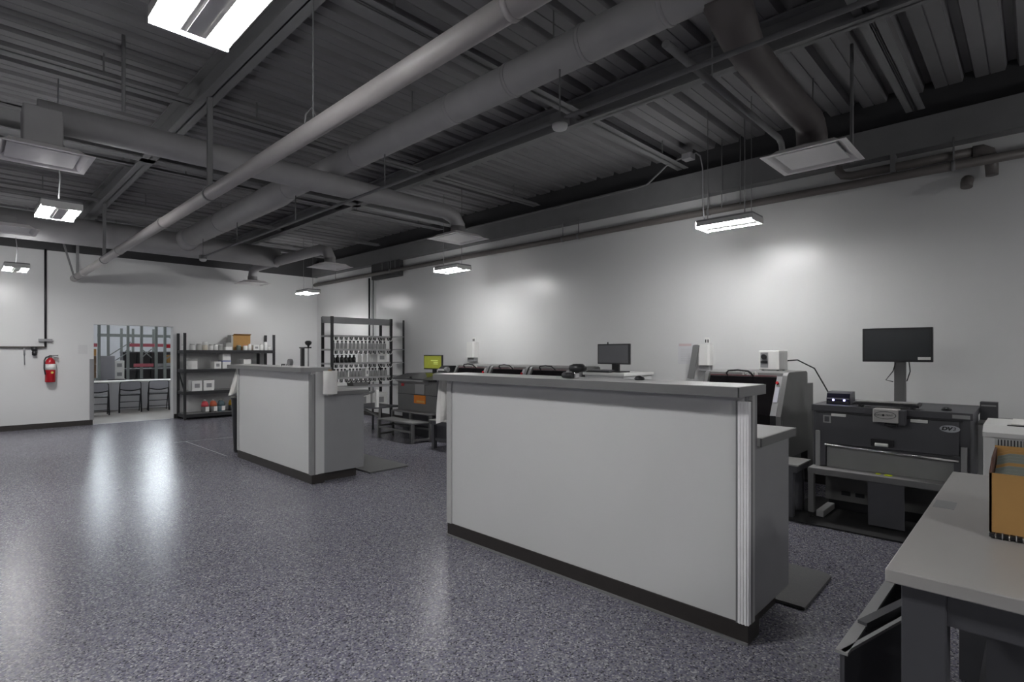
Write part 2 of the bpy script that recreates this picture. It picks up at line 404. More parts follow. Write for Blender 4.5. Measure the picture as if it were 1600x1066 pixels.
def diffuser(x, y, label, z=3.0, s=.30, neck=True):
    t = thing('ceiling_diffuser', label, 'vent', (x, y, z), 'square ceiling diffusers')
    f = MB()
    for k in range(4):       # sloping outer frame, four mitred sides
        a = k*math.pi/2
        def P(u, v, zz):
            return (x+u*math.cos(a)-v*math.sin(a), y+u*math.sin(a)+v*math.cos(a), zz)
        o0, i0, i1 = s, s-.035, s-.10
        q0 = [P(o0, -o0, z), P(o0, o0, z)]; q1 = [P(i0, -i0, z+.002), P(i0, i0, z+.002)]; q2 = [P(i1, -i1, z+.055), P(i1, i1, z+.055)]
        V = [[f.bm.verts.new(p) for p in qq] for qq in (q0, q1, q2)]
        f.bm.faces.new((V[0][0], V[0][1], V[1][1], V[1][0])); f.bm.faces.new((V[1][0], V[1][1], V[2][1], V[2][0]))
    bmesh.ops.remove_doubles(f.bm, verts=f.bm.verts, dist=.0005)
    bmesh.ops.solidify(f.bm, geom=f.bm.faces[:], thickness=.004)
    obj('frame', f, M_DIFF, t)
    obj('face_plate', MB().box(x-s+.085, x+s-.085, y-s+.085, y+s-.085, z+.006, z+.014, .003), M_DIFF, t)
    pl = MB(); c = MB().bm
    pl.lathe((x, y, z), [(.20, .054), (.20, .062), (.12, .075), (.10, .085), (.10, .16)], 20)
    obj('plenum', pl, M_DUCT, t)
    c.free()
    return t
diffuser(4.76, 1.28, 'white square ceiling diffuser nearest the camera, above the right machines')
diffuser(4.77, 5.65, 'white square diffuser hanging under the branch duct elbow in mid ceiling')
diffuser(4.74, 9.2, 'third white square diffuser down the right side, small in the distance')
diffuser(4.66, 12.65, 'farthest white square diffuser, against the back wall')
diffuser(.48, 5.65, 'white square diffuser at the left edge of the photo, nearest on that side')
diffuser(.45, 9.3, 'white square diffuser low at the left edge, behind the first one')

t = thing('storm_pipe', 'thick pale grey pipe running along the ceiling to the back wall', 'pipe', (1.6, 6, 2.88))
obj('pipe_run', MB().tube([(1.6, 13.35, 2.88), (1.6, -3, 2.88)], .056, 20), M_PIPE, t)
for y in (13.3, 12.2, 9.2, 6.9):
    q = MB(); ring(q, (1.6, y, 2.88), (0, 1, 0), .063, .05 if y < 13 else .1); obj('coupling', q, M_PIPE, t)
for y in (12.9, 10.3, 5.35, 1.55):
    q = MB(); ring(q, (1.6, y, 2.88), (0, 1, 0), .062, .03)
    if y in (10.3, 5.35, 12.9): q.box(1.58, 1.62, y-.02, y+.02, 2.93, 3.75 if y < 12 else CZ)
    else: q.cyl((1.6, y, 2.93), (1.6, y, CZ), .018, 8)
    obj('hanger', q, M_STEEL if y > 2 else M_PIPE, t)
q = MB(); q.cyl((1.61, 3.35, 2.94), (1.61, 3.35, CZ), .005, 6); q.tube([(1.555, 3.35, 2.9), (1.56, 3.35, 2.97), (1.6, 3.35, 3.03), (1.64, 3.35, 2.97), (1.645, 3.35, 2.9)], .006, 6)
obj('hanger', q, M_STEEL, t)
q = MB(); q.bar((1.6, 13.3, 2.9), (1.4, 13.3, 3.7), .03); obj('brace', q, M_STEEL, t)

t = thing('sprinkler_pipe', 'slim dark pipe crossing the ceiling ahead of the wrinkled duct', 'pipe', (4.5, 1.72, 3.45))
obj('pipe_run', MB().tube([(3.2, 1.72, 3.45), (5.35, 1.72, 3.45), (5.42, 1.72, 3.42), (5.44, 1.72, 3.36)], .028, 10), M_STEEL, t)
obj('clamp', MB().cyl((3.9, 1.72, 3.45), (3.9, 1.72, CZ), .006, 6), M_STEEL, t)
t = thing('ceiling_conduit', 'thin straight conduit carrying two smoke detectors below the trunk duct', 'conduit', (2.945, 5, 3.08))
obj('conduit_run', MB().tube([(2.945, 10.2, 3.08), (2.945, -2.5, 3.08)], .016, 8), M_STEEL, t)
q = MB()
q.bm.free()
for y in (8.6, 6.6, 4.6): obj('hanger_rod', MB().cyl((2.945, y, 3.08), (2.945, y, 3.4), .006, 6), M_STEEL, t)
def smoke(x, y, z, label, top=3.43):
    t = thing('smoke_detector', label, 'detector', (x, y, z-.07), 'smoke detectors')
    obj('junction_box', MB().box(x-.05, x+.05, y-.05, y+.05, z-.035, z+.03, .005), M_STEEL, t)
    obj('sensor_head', MB().lathe((x, y, z-.075), [(.03, 0), (.048, .008), (.055, .022), (.056, .04)], 20), M_WHITE, t)
    obj('rod', MB().cyl((x, y, z), (x, y, top), .006, 6), M_STEEL, t)
smoke(2.945, 2.39, 3.08, 'smoke detector with pale round face hanging in the upper middle of the photo')
smoke(2.945, 10.2, 3.08, 'small smoke detector at the far end of the conduit near the back wall', top=3.39)

t = thing('wall_pipe', 'long brown grey pipe on hangers high along the right wall', 'pipe', (6.48, 6, 3.19))
obj('pipe_run', MB().tube([(6.48, 13.4, 3.19), (6.48, -3, 3.19)], .042, 14), M_WPIPE, t)
for y in (12.3, 9.9, 5.2, 4.9, 2.9, .55):
    q = MB(); ring(q, (6.48, y, 3.19), (0, 1, 0), .047, .03); q.cyl((6.48, y, 3.22), (6.48, y, 3.46), .007, 6); obj('hanger', q, M_STEEL, t)
t = thing('wall_pipe', 'shorter upper pipe with elbows above the long right wall pipe', 'pipe', (6.53, 1, 3.30))
obj('pipe_run', MB().tube([(6.53, 1.5, 3.52), (6.53, 1.5, 3.37), (6.53, 1.46, 3.32), (6.53, 1.38, 3.30), (6.53, .42, 3.30)], .042, 14), M_WPIPE, t)
obj('elbow', MB().tube([(6.53, .42, 3.30), (6.54, .36, 3.30), (6.55, .31, 3.27), (6.56, .29, 3.2), (6.56, .285, 3.06)], [.05, .055, .055, .05, .045], 14), M_WPIPE, t)
obj('clamp', MB().box(6.47, 6.59, 1.0, 1.04, 3.24, 3.42), M_STEEL, t)
one('pipe_stub', MB().tube([(6.66, .46, 3.07), (6.58, .46, 3.06), (6.53, .46, 3.03), (6.52, .46, 2.98)], [.045, .047, .047, .045], 14), M_WPIPE, 'short capped pipe stub leaving the right wall below the long pipe', 'pipe')
t = thing('cable_conduit', 'thin bent conduit along the right beam dropping to the near pendant light', 'conduit', (6.2, 5, 3.62))
obj('conduit_run', MB().tube([(6.2, 9.0, 3.6), (6.2, 3.75, 3.6), (6.2, 3.6, 3.61), (6.2, 3.42, 3.72), (6.2, 3.32, 3.79), (6.2, 3.16, 3.83), (6.2, 3.06, 3.83)], .011, 8), M_STEEL, t)
obj('junction_box', MB().box(6.14, 6.26, 2.97, 3.09, 3.79, 3.86, .004), M_LAMG, t)
obj('drop_cable', MB().tube([(6.2, 2.98, 3.84), (6.2, 2.93, 3.85), (6.2, 2.88, 3.8), (6.2, 2.85, 3.65), (6.2, 2.845, 3.2), (6.15, 2.8, 2.96)], .008, 8), M_LAMG, t)
for k, (y, z0, lab) in enumerate(((2.72, 3.2, 'threaded rod hanging to the long wall pipe, second behind the near right light'), (2.5, 3.2, 'threaded rod hanging to the long wall pipe, third behind the near right light'))):
    one('threaded_rod', MB().cyl((6.44, y, z0), (6.44, y, CZ), .006, 6), M_STEEL, lab, 'rod')
for k, (x, y, z0, lab) in enumerate(((6.05, 2.3, 2.96, 'thin rod holding the right end of the near right light'), (3.4, 2.2, 3.7, 'thin rod beside the trunk duct above the smoke detector'), (5.6, 1.5, 3.3, 'thin rod left of the near ceiling diffuser'), (.95, 5.3, 3.4, 'thin hanger tube left of the grey pipe in front of the far deck'), (5.2, 1.1, 3.03, 'round hanger tube over the near ceiling diffuser'))):
    one('hanger_rod', MB().cyl((x, y, z0), (x, y, CZ), .006 if k < 3 else .014, 8), M_STEEL, lab, 'rod')
# left wall air line and conduit
t = thing('air_line', 'dark compressed air pipe bent across the back wall left of the extinguisher', 'pipe', (.9, 13.55, 1.55))
obj('riser', MB().tube([(1.2, 13.55, 3.42), (1.2, 13.55, 1.55)], .018, 10), M_BLACK, t)
obj('cross_run', MB().tube([(1.2, 13.55, 1.55), (-2.5, 13.55, 1.55)], .018, 10), M_WPIPE, t)
obj('bracket', MB().box(1.1, 1.3, 13.53, 13.6, 1.66, 1.71), M_LAMG, t)
q = MB(); q.tube([(.9, 13.55, 1.55), (.9, 13.55, 1.40)], .014, 8); q.tube([(.9, 13.55, 1.40), (.905, 13.53, 1.22)], .009, 8); obj('drop', q, M_LAMG, t)
q = MB(); q.lathe((1.04, 13.53, 1.39), [(.012, 0), (.035, .01), (.038, .07), (.03, .08), (.045, .1), (.045, .17)], 12); obj('regulator', q, M_BLACK, t)
one('wall_conduit', MB().cyl((6.6, 10.95, 0.3), (6.6, 10.95, 3.15), .022, 10), M_BLACK, 'black vertical conduit on the right wall behind the ink rack', 'conduit')
one('wall_conduit', MB().cyl((6.61, 10.8, 0.3), (6.61, 10.8, 3.1), .016, 10), M_LAMG, 'grey vertical conduit beside the black one behind the ink rack', 'conduit')

# fire extinguisher
t = thing('fire_extinguisher', 'red fire extinguisher hung on the back wall left of the doorway', 'extinguisher', (1.265, 13.5, .885))
obj('cylinder', MB().lathe((1.265, 13.5, .885), [(.07, 0), (.078, .01), (.078, .36), (.07, .41), (.04, .45), (.024, .465)], 20), M_RED, t)
obj('label_band', MB().lathe((1.265, 13.5, 1.12), [(.0795, 0), (.0795, .11)], 20), M_PAPER, t)
obj('valve', MB().box(1.24, 1.29, 13.48, 13.52, 1.345, 1.39).box(1.25, 1.38, 13.485, 13.515, 1.385, 1.40).obox((1.33, 13.5, 1.36), .12, .02, .012, ry=R(15)), M_CHROME, t)
obj('hose', MB().tube([(1.245, 13.47, 1.37), (1.20, 13.45, 1.36), (1.175, 13.44, 1.30), (1.172, 13.44, 1.15), (1.19, 13.43, 1.03)], .012, 8), M_BLACK, t)
obj('sticker', MB().cyl((1.285, 13.4235, 1.07), (1.285, 13.4225, 1.07), .022, 12), mat('yellow_print', (.6, .5, .1), .5), t)
obj('bracket', MB().box(1.25, 1.28, 13.57, 13.6, 1.0, 1.4), M_LAMG, t)
one('wall_notice', MB().box(1.70, 1.84, 13.594, 13.6, 1.42, 1.6), mat('wall_card', (.60, .60, .60), .6), 'small white notice on the back wall right of the extinguisher', 'notice')

# ================================================================== COUNTERS
def counter(y0, y1, label, near):
    """knee wall with raised cap and a lower worktop behind; y0 is the near end"""
    t = thing('service_counter', label, 'counter', (3.0, (y0+y1)/2, 0))
    obj('front_panel', MB().box(2.735, 2.75, y0+.025, y1-.02, .1, 1.235), M_LAM, t)
    obj('knee_wall', MB().box(2.75, 2.88, y0+.012, y1-.012, .1, 1.235), M_LAMG if near else M_LAM, t)
    obj('toe_kick', MB().box(2.728, 2.875, y0, y1, 0, .1, .002).box(2.87, 3.3, y0+.06, y1-.06, 0, .1), M_BASE, t)
    if near: obj('floor_bead', MB().box(2.716, 2.729, y0, y1, 0, .012), M_STEEL, t)
    obj('raised_cap', MB().box(2.61, 2.955, y0-.0, y1+.03, 1.235, 1.285, .003), M_CAP, t)
    eb = obj('edge_band', MB().box(2.604, 2.611, y0-.004, y1+.03, 1.234, 1.283), M_EDGE, t)
    obj('edge_band', MB().box(2.604, 2.955, y0-.006, y0+.001, 1.234, 1.283), M_EDGE2, t)
    obj('edge_band', MB().box(2.88, 3.436, y0-.011, y0-.004, .963, 1.008), M_EDGE, t)
    # ribbed metal corner profiles
    e = MB(); e.box(2.722, 2.76, y0-.004, y0+.05, .1, 1.205)
    for k in range(3): e.box(2.717, 2.724, y0+.006+k*.015, y0+.014+k*.015, .1, 1.205)
    obj('corner_trim', e, M_ALU if near else M_MACHL, t)
    obj('trim_groove', MB().box(2.7195, 2.73, y0+.050, y0+.058, .1, 1.21), M_STEEL, t)
    obj('trim_groove', MB().box(2.755, 2.768, y0-.0065, y0+.01, .1, 1.21), M_STEEL, t)
    e = MB(); e.box(2.768, 2.80, y0-.006, y0+.014, .1, 1.235); obj('corner_trim', e, M_CAP if near else M_LAM, t)
    e = MB(); e.box(2.722, 2.75, y1-.05, y1+.004, .1, 1.235); obj('corner_trim', e, M_CAP, t)
    obj('base_cabinet', MB().box(2.88, 3.36, y0+.03, y1-.03, .1, .965), M_LAMG, t)
    obj('end_panel', MB().box(2.88, 3.375, y0+.012, y0+.03, .1, .965), M_LAMG, t)
    obj('worktop', MB().box(2.88, 3.43, y0-.005, y1, .965, 1.01, .003), M_CAP, t)
    return t
counter(1.02, 3.36, 'large white fronted counter in the foreground with raised grey cap', True)
counter(5.71, 7.95, 'smaller white fronted counter in the middle distance with raised cap', False)
# on and around the counters
def hanging_sheet(name, x, y, w_, z0, z1, label, lean=.0, cat='towel'):
    g = []
    for i in range(9):
        u = i/8; z = z1-(z1-z0)*u
        g.append([(x+w_*j/6 + lean*u, y+.012*math.sin(j*1.3+u*3)+.02*u, z-(.05*(6-j)/6*u*(1 if lean else 0))) for j in range(7)])
    return one(name, MB().sheet(g, .004), M_PAPER, label, cat)
hanging_sheet('hanging_towel', 2.735, 8.0, .15, .90, 1.24, 'white cloth hanging from the left end of the smaller counter', lean=-.1)
hanging_sheet('paper_sheet', 2.70, 3.425, .2, .93, 1.25, 'white paper sheet hanging at the left end of the large counter', lean=-.02, cat='paper')
t = thing('paper_towel_roll', 'white paper towel roll standing at the near end of the smaller counter', 'paper roll', (2.93, 5.62, .985))
obj('roll', MB().lathe((2.90, 5.625, .99), [(.074, 0), (.076, .004), (.076, .252), (.074, .256)], 24), M_PAPER, t)
obj('core', MB().cyl((2.90, 5.625, .985), (2.90, 5.625, 1.262), .02, 14), mat('brown_core', (.25, .16, .09), .8), t)
obj('bracket', MB().box(2.87, 2.93, 5.61, 5.71, .97, .985), M_CHROME, t)
t = thing('tape_dispenser', 'black and silver tape dispenser with round pad on the large counter', 'tape dispenser', (2.76, 2.13, 1.285))
obj('body', MB().box(2.70, 2.75, 2.07, 2.17, 1.285, 1.325, .006), M_CHROME, t)
obj('pad', MB().lathe((2.77, 2.10, 1.325), [(.035, 0), (.055, .008), (.06, .025), (.055, .042), (.03, .052)], 20), M_BLACK, t)
obj('roller', MB().cyl((2.692, 2.08, 1.305), (2.692, 2.16, 1.305), .015, 12), M_BLACK, t)
t = thing('computer_mouse', 'black computer mouse on the large counter cap', 'mouse', (2.88, 1.72, 1.285))
obj('shell', MB().lathe((2.88, 1.72, 1.285), [(.028, 0), (.032, .006), (.026, .018), (.01, .024)], 14), M_BLACK, t)
obj('wheel', MB().cyl((2.875, 1.716, 1.306), (2.885, 1.724, 1.306), .005, 8), M_LAMG, t)
t = thing('clamp_stand', 'black clamp post with a round knob standing on the smaller counter', 'stand', (2.95, 6.35, 1.285))
obj('post', MB().box(2.90, 2.935, 6.33, 6.37, 1.285, 1.50), M_BLACK, t)
obj('arm', MB().box(2.895, 2.94, 6.16, 6.39, 1.50, 1.515), M_BLACK, t)
obj('knob', MB().lathe((2.92, 6.2, 1.50), [(.008, 0), (.012, .03), (.035, .05), (.04, .075), (.02, .09)], 12), M_BLACK, t)
obj('spindle', MB().cyl((2.92, 6.2, 1.285), (2.92, 6.2, 1.52), .008, 8), M_LAMG, t)
t = thing('tape_gun', 'small black and silver tape gun lying on the smaller counter', 'tape gun', (2.72, 6.3, 1.285))
obj('reel', MB().cyl((2.70, 6.24, 1.335), (2.74, 6.24, 1.335), .04, 16), M_STEEL, t)
obj('frame', MB().box(2.70, 2.74, 6.22, 6.42, 1.285, 1.30).bar((2.72, 6.4, 1.29), (2.72, 6.26, 1.34), .015), M_CHROME, t)
obj('handle', MB().box(2.705, 2.735, 6.38, 6.46, 1.285, 1.315, .005), M_BLACK, t)
# anti fatigue mats
one('floor_mat', MB().prism_z([(3.32, .93), (3.91, .94), (3.95, .99), (3.97, 3.2), (3.32, 3.2)], .002, .018), M_MATR, 'grey rubber mat on the floor behind the large counter', 'mat')
one('floor_mat', MB().prism_z([(3.46, 5.72), (4.0, 5.72), (4.03, 5.76), (4.03, 7.6), (3.46, 7.6)], .002, .016), M_MATR, 'grey rubber mat on the floor behind the smaller counter', 'mat')
one('waste_bin', MB().lathe((2.98, 8.35, .12), [(.15, 0), (.16, .02), (.19, .76), (.2, .78), (.2, .8), (.18, .8), (.17, .7), (.14, .05)], 20), M_BLACK, 'black bin behind the left end of the smaller counter', 'bin')
bpy.data.objects['waste_bin'].location.z = .0

# ================================================================== MACHINES ALONG THE RIGHT WALL
def printer(y0, y1, label, lean_box=False, hood='Texta'):
    """cabinet printer: slanted black hood between grey side panels, control panel on its right, text and handle on top"""
    t = thing('garment_printer', label, 'printer', (5.85, (y0+y1)/2, 0))
    side = [(5.46, .42), (5.43, .84), (5.63, 1.225), (5.66, 1.25), (5.70, 1.256), (6.22, 1.256), (6.26, 1.24), (6.30, .42)]
    obj('side_panel', MB().prism_y(side, y0, y0+.045), M_MACH, t)
    obj('side_panel', MB().prism_y(side, y1-.045, y1), M_MACH, t)
    obj('top_cover', MB().prism_y([(5.64, 1.19), (5.655, 1.245), (5.71, 1.258), (6.22, 1.258), (6.26, 1.24), (6.26, 1.17), (5.7, 1.17)], y0+.045, y1-.045), M_MACH, t)
    obj('body', MB().prism_y([(5.56, .42), (5.56, .80), (5.72, 1.17), (6.25, 1.17), (6.25, .42)], y0+.045, y1-.045), M_BLACK, t)
    obj('hood', MB().prism_y([(5.50, .62), (5.47, .84), (5.648, 1.212), (5.672, 1.205), (5.50, .83), (5.53, .62)], y0+.103, y1-.055), M_GLOSSB, t)
    obj('hood_reflection', MB().prism_y([(5.640, 1.213), (5.643, 1.219), (5.652, 1.219), (5.650, 1.210)], y0+.103, y1-.055), mat('dark_red_reflection', (.10, .006, .014), .3), t)  # thin red reflection on the hood edge, built as a coloured strip
    cp = MB().prism_y([(5.435, .845), (5.64, 1.215), (5.66, 1.205), (5.46, .84)], y0+.047, y0+.10)
    c = obj('control_panel', cp, M_MACHL, t)
    obj('screen', MB().prism_y([(5.498, .970), (5.578, 1.115), (5.585, 1.112), (5.505, .966)], y0+.055, y0+.093), mat('lcd', (.5, .5, .56), .3), c)
    obj('stop_button', MB().cyl((5.60, y0+.082, 1.145), (5.58, y0+.082, 1.158), .014, 12), M_RED, c)
    obj('panel_base', MB().box(5.44, 5.5, y0+.047, y0+.10, .44, .845), M_BLACK, t)
    ym = (y0+y1)/2 + .05
    h = MB(); h.tube([(5.65, ym+.13, 1.21), (5.61, ym+.125, 1.24), (5.60, ym+.1, 1.262), (5.595, ym, 1.272), (5.60, ym-.1, 1.262), (5.61, ym-.125, 1.24), (5.65, ym-.13, 1.21)], .009, 8)
    obj('handle', h, M_BLACK, t)
    text('lettering', hood, .05, (5.643, ym-.10, 1.236), 'x', M_PAPER, t, .001, bold=.002)
    obj('vent_strip', MB().box(5.455, 5.47, y0-.003, y0+.001, .60, .80), M_MACHL, t)
    obj('rear_housing', MB().box(6.30, 6.50, y0+.01, y1-.02, .1, 1.12), M_MACH, t)
    obj('pedestal', MB().box(5.55, 6.25, y0+.06, y1-.06, 0, .42), M_MACHD, t)
    return t
printer(1.73, 2.56, 'grey cabinet printer with black hood and white box on top, behind the large counter end', hood='Texta la')
printer(4.36, 5.12, 'third cabinet printer from the monitor end, only its hood seen over the counter', hood='la')
printer(5.15, 5.92, 'middle cabinet printer with dark hood seen over the large counter', hood='exta')
printer(5.95, 6.72, 'leftmost cabinet printer over the counter, beside the desktop gadget', hood='Texta')
# printer feed tables
def feed_table(x0, x1, y0, y1, z, label):
    t = thing('platen_table', label, 'table', ((x0+x1)/2, (y0+y1)/2, 0))
    for k in range(4):
        a = y0+(y1-y0)*k/4
        obj('platen_slat', MB().box(x0, x1, a+.003, a+(y1-y0)/4-.003, z-.012, z), M_TRAY, t)
    obj('apron', MB().box(x0+.02, x1, y0+.02, y1-.02, z-.07, z-.012), M_MACHD, t)
    for x, y in ((x0+.05, y0+.08), (x0+.05, y1-.08), (x1-.06, y0+.08), (x1-.06, y1-.08)):
        obj('leg', MB().box(x-.03, x+.03, y-.03, y+.03, 0, z-.07), M_MACHD, t)
    obj('cross_bar', MB().box(x0+.04, x0+.07, y0+.1, y1-.1, .12, .16), M_MACHD, t)
    return t
feed_table(5.06, 5.44, 1.47, 2.6, .475, 'low platen table before the grey printer, left of the wide dark machine')
feed_table(5.02, 5.42, 5.85, 6.64, .43, 'low platen table with dark legs left of the large counter end')
# small white box heater on the printer
t = thing('control_box', 'small white box with black dial standing on the grey printer', 'controller', (6.15, 2.03, 1.252))
obj('case', MB().box(6.02, 6.28, 1.93, 2.14, 1.265, 1.47, .008), M_WHITE, t)
obj('dial_plate', MB().box(6.014, 6.022, 2.045, 2.12, 1.29, 1.45), M_LAMG, t)
obj('dial', MB().cyl((6.014, 2.083, 1.405), (5.995, 2.083, 1.405), .027, 16), M_BLACK, t)
obj('display', MB().box(6.008, 6.018, 2.047, 2.118, 1.335, 1.36), M_BLACK, t)
for x in (6.06, 6.24):
    for y in (1.96, 2.11): obj('foot', MB().cyl((x, y, 1.25), (x, y, 1.267), .012, 8), M_RUB, t)
one('power_cable', MB().tube([(6.28, 1.95, 1.36), (6.34, 1.85, 1.37), (6.40, 1.70, 1.28), (6.42, 1.62, 1.12), (6.43, 1.55, .98), (6.45, 1.50, .8)], .007, 8), M_RUB, 'black power cable drooping behind the grey printer towards the wide machine', 'cable')
# wall dispensers, outlets, notices
def dispenser(y, z0, z1, w_, label, streamer):
    t = thing('towel_dispenser', label, 'dispenser', (6.58, y, z0), 'white wall dispensers')
    b = MB(); b.prism_z([(6.645, y-w_/2), (6.645, y+w_/2), (6.545, y+w_/2), (6.52, y+w_/2-.02), (6.52, y-w_/2+.02), (6.545, y-w_/2)], z0, z1)
    obj('cover', b, M_WHITE, t)
    obj('paper_slot', MB().box(6.55, 6.64, y-w_/2+.012, y+w_/2-.012, z0-.07, z0), M_LAMG, t)
    obj('wall_outlet', MB().box(6.62, 6.648, y-.04, y+.03, z1+.004, z1+.085, .004), M_WHITE, t)
    for s in (-1, 1): obj('socket', MB().box(6.612, 6.622, y-.005+s*.015-.006, y-.005+s*.015+.006, z1+.02, z1+.06), M_BLACK, t)
dispenser(2.99, 1.29, 1.555, .15, 'white paper towel dispenser on the wall left of the near printer', True)
dispenser(7.40, 1.36, 1.64, .20, 'white paper towel dispenser on the wall above the leftmost printer', False)
g = []
for i in range(7):
    u = i/6
    g.append([(6.52 + .03*u, 3.08 + .09*u + .085*j/3 - .045, 1.54 - .42*u + .01*math.sin(j+4*u)) for j in range(4)])
one('grey_bag', MB().sheet(g, .012), mat('grey_cloth', (.2, .2, .2), .8), 'grey cloth strip hanging slanted beside the near white towel dispenser', 'cloth')
t = thing('wall_poster', 'white printed sheet with pink heading taped on the right wall', 'poster', (6.645, 3.29, 1.30))
obj('sheet', MB().box(6.645, 6.649, 3.19, 3.39, 1.30, 1.57), mat('thin_paper', (.62, .62, .64), .7), t)
obj('heading', MB().box(6.643, 6.646, 3.205, 3.375, 1.535, 1.565), mat('pink_print', (.6, .48, .49), .7), t)
for k in range(7): obj('text_line', MB().box(6.6435, 6.646, 3.21, 3.35, 1.34+k*.025, 1.345+k*.025), mat('faint_print', (.48, .48, .5), .7), t)
one('wall_sheet', MB().box(6.646, 6.649, .48, .66, 1.30, 1.51), M_WALL, 'pale blank sheet on the wall right of the tall monitor', 'notice')

# monitors
def monitor(x, y0, y1, z0, z1, label, screen, stand, m_st=None):
    t = thing('monitor', label, 'monitor', (x, (y0+y1)/2, z0-.1))
    obj('bezel', MB().box(x, x+.035, y0, y1, z0, z1, .004), M_BLACK, t)
    obj('screen', MB().box(x-.003, x+.002, y0+.018, y1-.018, z0+.02, z1-.018), screen, t)
    stand(t)
    return t
M_SCRY = mat('yellow_green_screen', (.15, .16, .02), .3, emit=(.36, .40, .035), estr=.07, var=.2, scale=14)
M_SCRG = mat('grey_screen_off', (.13, .13, .14), .25)
M_SCRD = mat('dark_screen_off', (.022, .026, .030), .28)
def st1(t):
    obj('neck', MB().box(6.03, 6.07, 7.78, 7.86, 1.06, 1.17), M_BLACK, t)
    obj('foot', MB().box(5.92, 6.16, 7.68, 7.96, 1.06, 1.075, .004), M_BLACK, t)
    f = MB()
    for k, (a, b_) in enumerate(((1.27, .12), (1.24, .12), (1.30, .2))): f.box(5.995, 5.998, 7.66, 7.66+b_, a, a+.01)
    obj('screen_window', f, mat('pale_green_print', (.4, .45, .15), .4, emit=(.5, .55, .15), estr=.2), t)
monitor(6.0, 7.55, 8.08, 1.145, 1.405, 'small monitor with a yellow green screen on the far grey machine', M_SCRY, st1)
def st2(t):
    obj('neck', MB().box(6.13, 6.17, 3.98, 4.08, 1.19, 1.33), M_BLACK, t)
    obj('foot', MB().box(6.02, 6.26, 3.88, 4.18, 1.188, 1.203, .004), M_BLACK, t)
    obj('webcam', MB().cyl((6.11, 4.13, 1.565), (6.11, 4.13, 1.59), .008, 8), M_BLACK, t)
monitor(6.1, 3.79, 4.29, 1.293, 1.565, 'grey screened desktop monitor seen over the middle of the large counter', M_SCRG, st2)
def st3(t):
    obj('column', MB().box(5.94, 5.99, .84, .925, 1.0, 1.45, .003), M_MACH, t)
    obj('base_plate', MB().box(5.80, 6.05, .74, 1.02, .985, 1.0, .003), M_BLACK, t)
    obj('sticker', MB().box(5.893, 5.898, .655, .745, 1.385, 1.41), M_PAPER, t)
    obj('cable', MB().tube([(5.95, .91, 1.38), (5.92, .93, 1.28), (5.90, .98, 1.20), (5.93, .93, 1.185)], .004, 6), M_BLACK, t)
    obj('cable', MB().tube([(5.97, .82, 1.38), (5.97, .81, 1.28), (5.97, .835, 1.19)], .004, 6), M_BLACK, t)
monitor(5.9, .64, 1.163, 1.365, 1.672, 'large dark monitor on a tall grey column above the wide dark machine', M_SCRD, st3)
# workstation cabinet between printers and near printer
t = thing('workstation_cabinet', 'pale cabinet carrying the grey monitor behind the large counter', 'cabinet', (6.1, 4.05, 0))
obj('case', MB().box(5.85, 6.55, 3.72, 4.32, 0, 1.15, .006), M_LAM, t)
obj('top', MB().box(5.83, 6.57, 3.70, 4.34, 1.15, 1.188, .004), M_WHITE, t)
obj('drawer_front', MB().box(5.838, 5.852, 3.75, 4.29, .75, 1.1), M_LAMG, t)
t = thing('keyboard', 'black keyboard in front of the grey monitor over the counter', 'keyboard', (5.93, 4.12, 1.188))
obj('case', MB().obox((5.93, 4.12, 1.20), .15, .36, .02, ry=R(-6)), M_BLACK, t)
obj('keys', MB().obox((5.93, 4.12, 1.214), .12, .33, .008, ry=R(-6)), M_MACHD, t)
# far grey machine with orange sticker
t = thing('press_machine', 'far grey machine with an orange warning sticker and steel bench', 'machine', (5.9, 7.65, 0))
obj('cabinet', MB().box(5.52, 6.35, 7.06, 8.2, .40, .97, .008), M_MACH, t)
obj('base', MB().box(5.6, 6.3, 7.1, 8.15, 0, .40), M_MACHD, t)
obj('top_tray', MB().prism_y([(5.42, .985), (5.42, 1.0), (5.75, 1.075), (6.36, 1.075), (6.36, .97), (5.5, .97)], 7.05, 8.25), M_BLACK, t)
obj('sloped_cover', MB().prism_y([(5.44, 1.005), (5.80, 1.09), (5.80, 1.08), (5.44, .998)], 7.35, 7.85), M_GLOSSB, t)
obj('hood_lip', MB().prism_y([(5.40, .96), (5.40, .985), (5.53, .985), (5.53, .90)], 7.3, 8.1), M_MACHL, t)
obj('vertical_tab', MB().box(5.505, 5.53, 7.40, 7.66, .74, .95), M_MACHL, t)
obj('seam', MB().box(5.514, 5.522, 7.07, 8.19, .722, .732), M_BLACK, t)
obj('warning_sticker', MB().box(5.510, 5.52, 7.38, 7.70, .58, .72), M_ORANGE, t)
obj('sticker_text', MB().box(5.506, 5.512, 7.40, 7.62, .60, .63), mat('pale_orange_print', (.7, .4, .1), .5), t)
obj('control_light', MB().box(5.512, 5.53, 8.0, 8.08, .86, .94), M_RED, t)
t = thing('steel_bench', 'two level steel frame bench in front of the far grey machine', 'bench', (5.2, 7.6, 0))
obj('lower_plate', MB().box(5.03, 5.36, 7.06, 8.10, .305, .325, .002), M_MACH, t)
obj('tray_paper', MB().box(5.06, 5.22, 7.10, 7.40, .325, .328), M_MACHL, t)
obj('upper_plate', MB().box(5.34, 5.52, 7.02, 8.14, .425, .445, .002), M_MACH, t)
for x, y, z in ((5.05, 7.09, .305), (5.05, 8.07, .305), (5.36, 7.04, .43), (5.36, 8.12, .43), (5.36, 7.58, .43)):
    obj('leg', MB().box(x-.02, x+.02, y-.02, y+.02, 0, z), M_MACH, t)
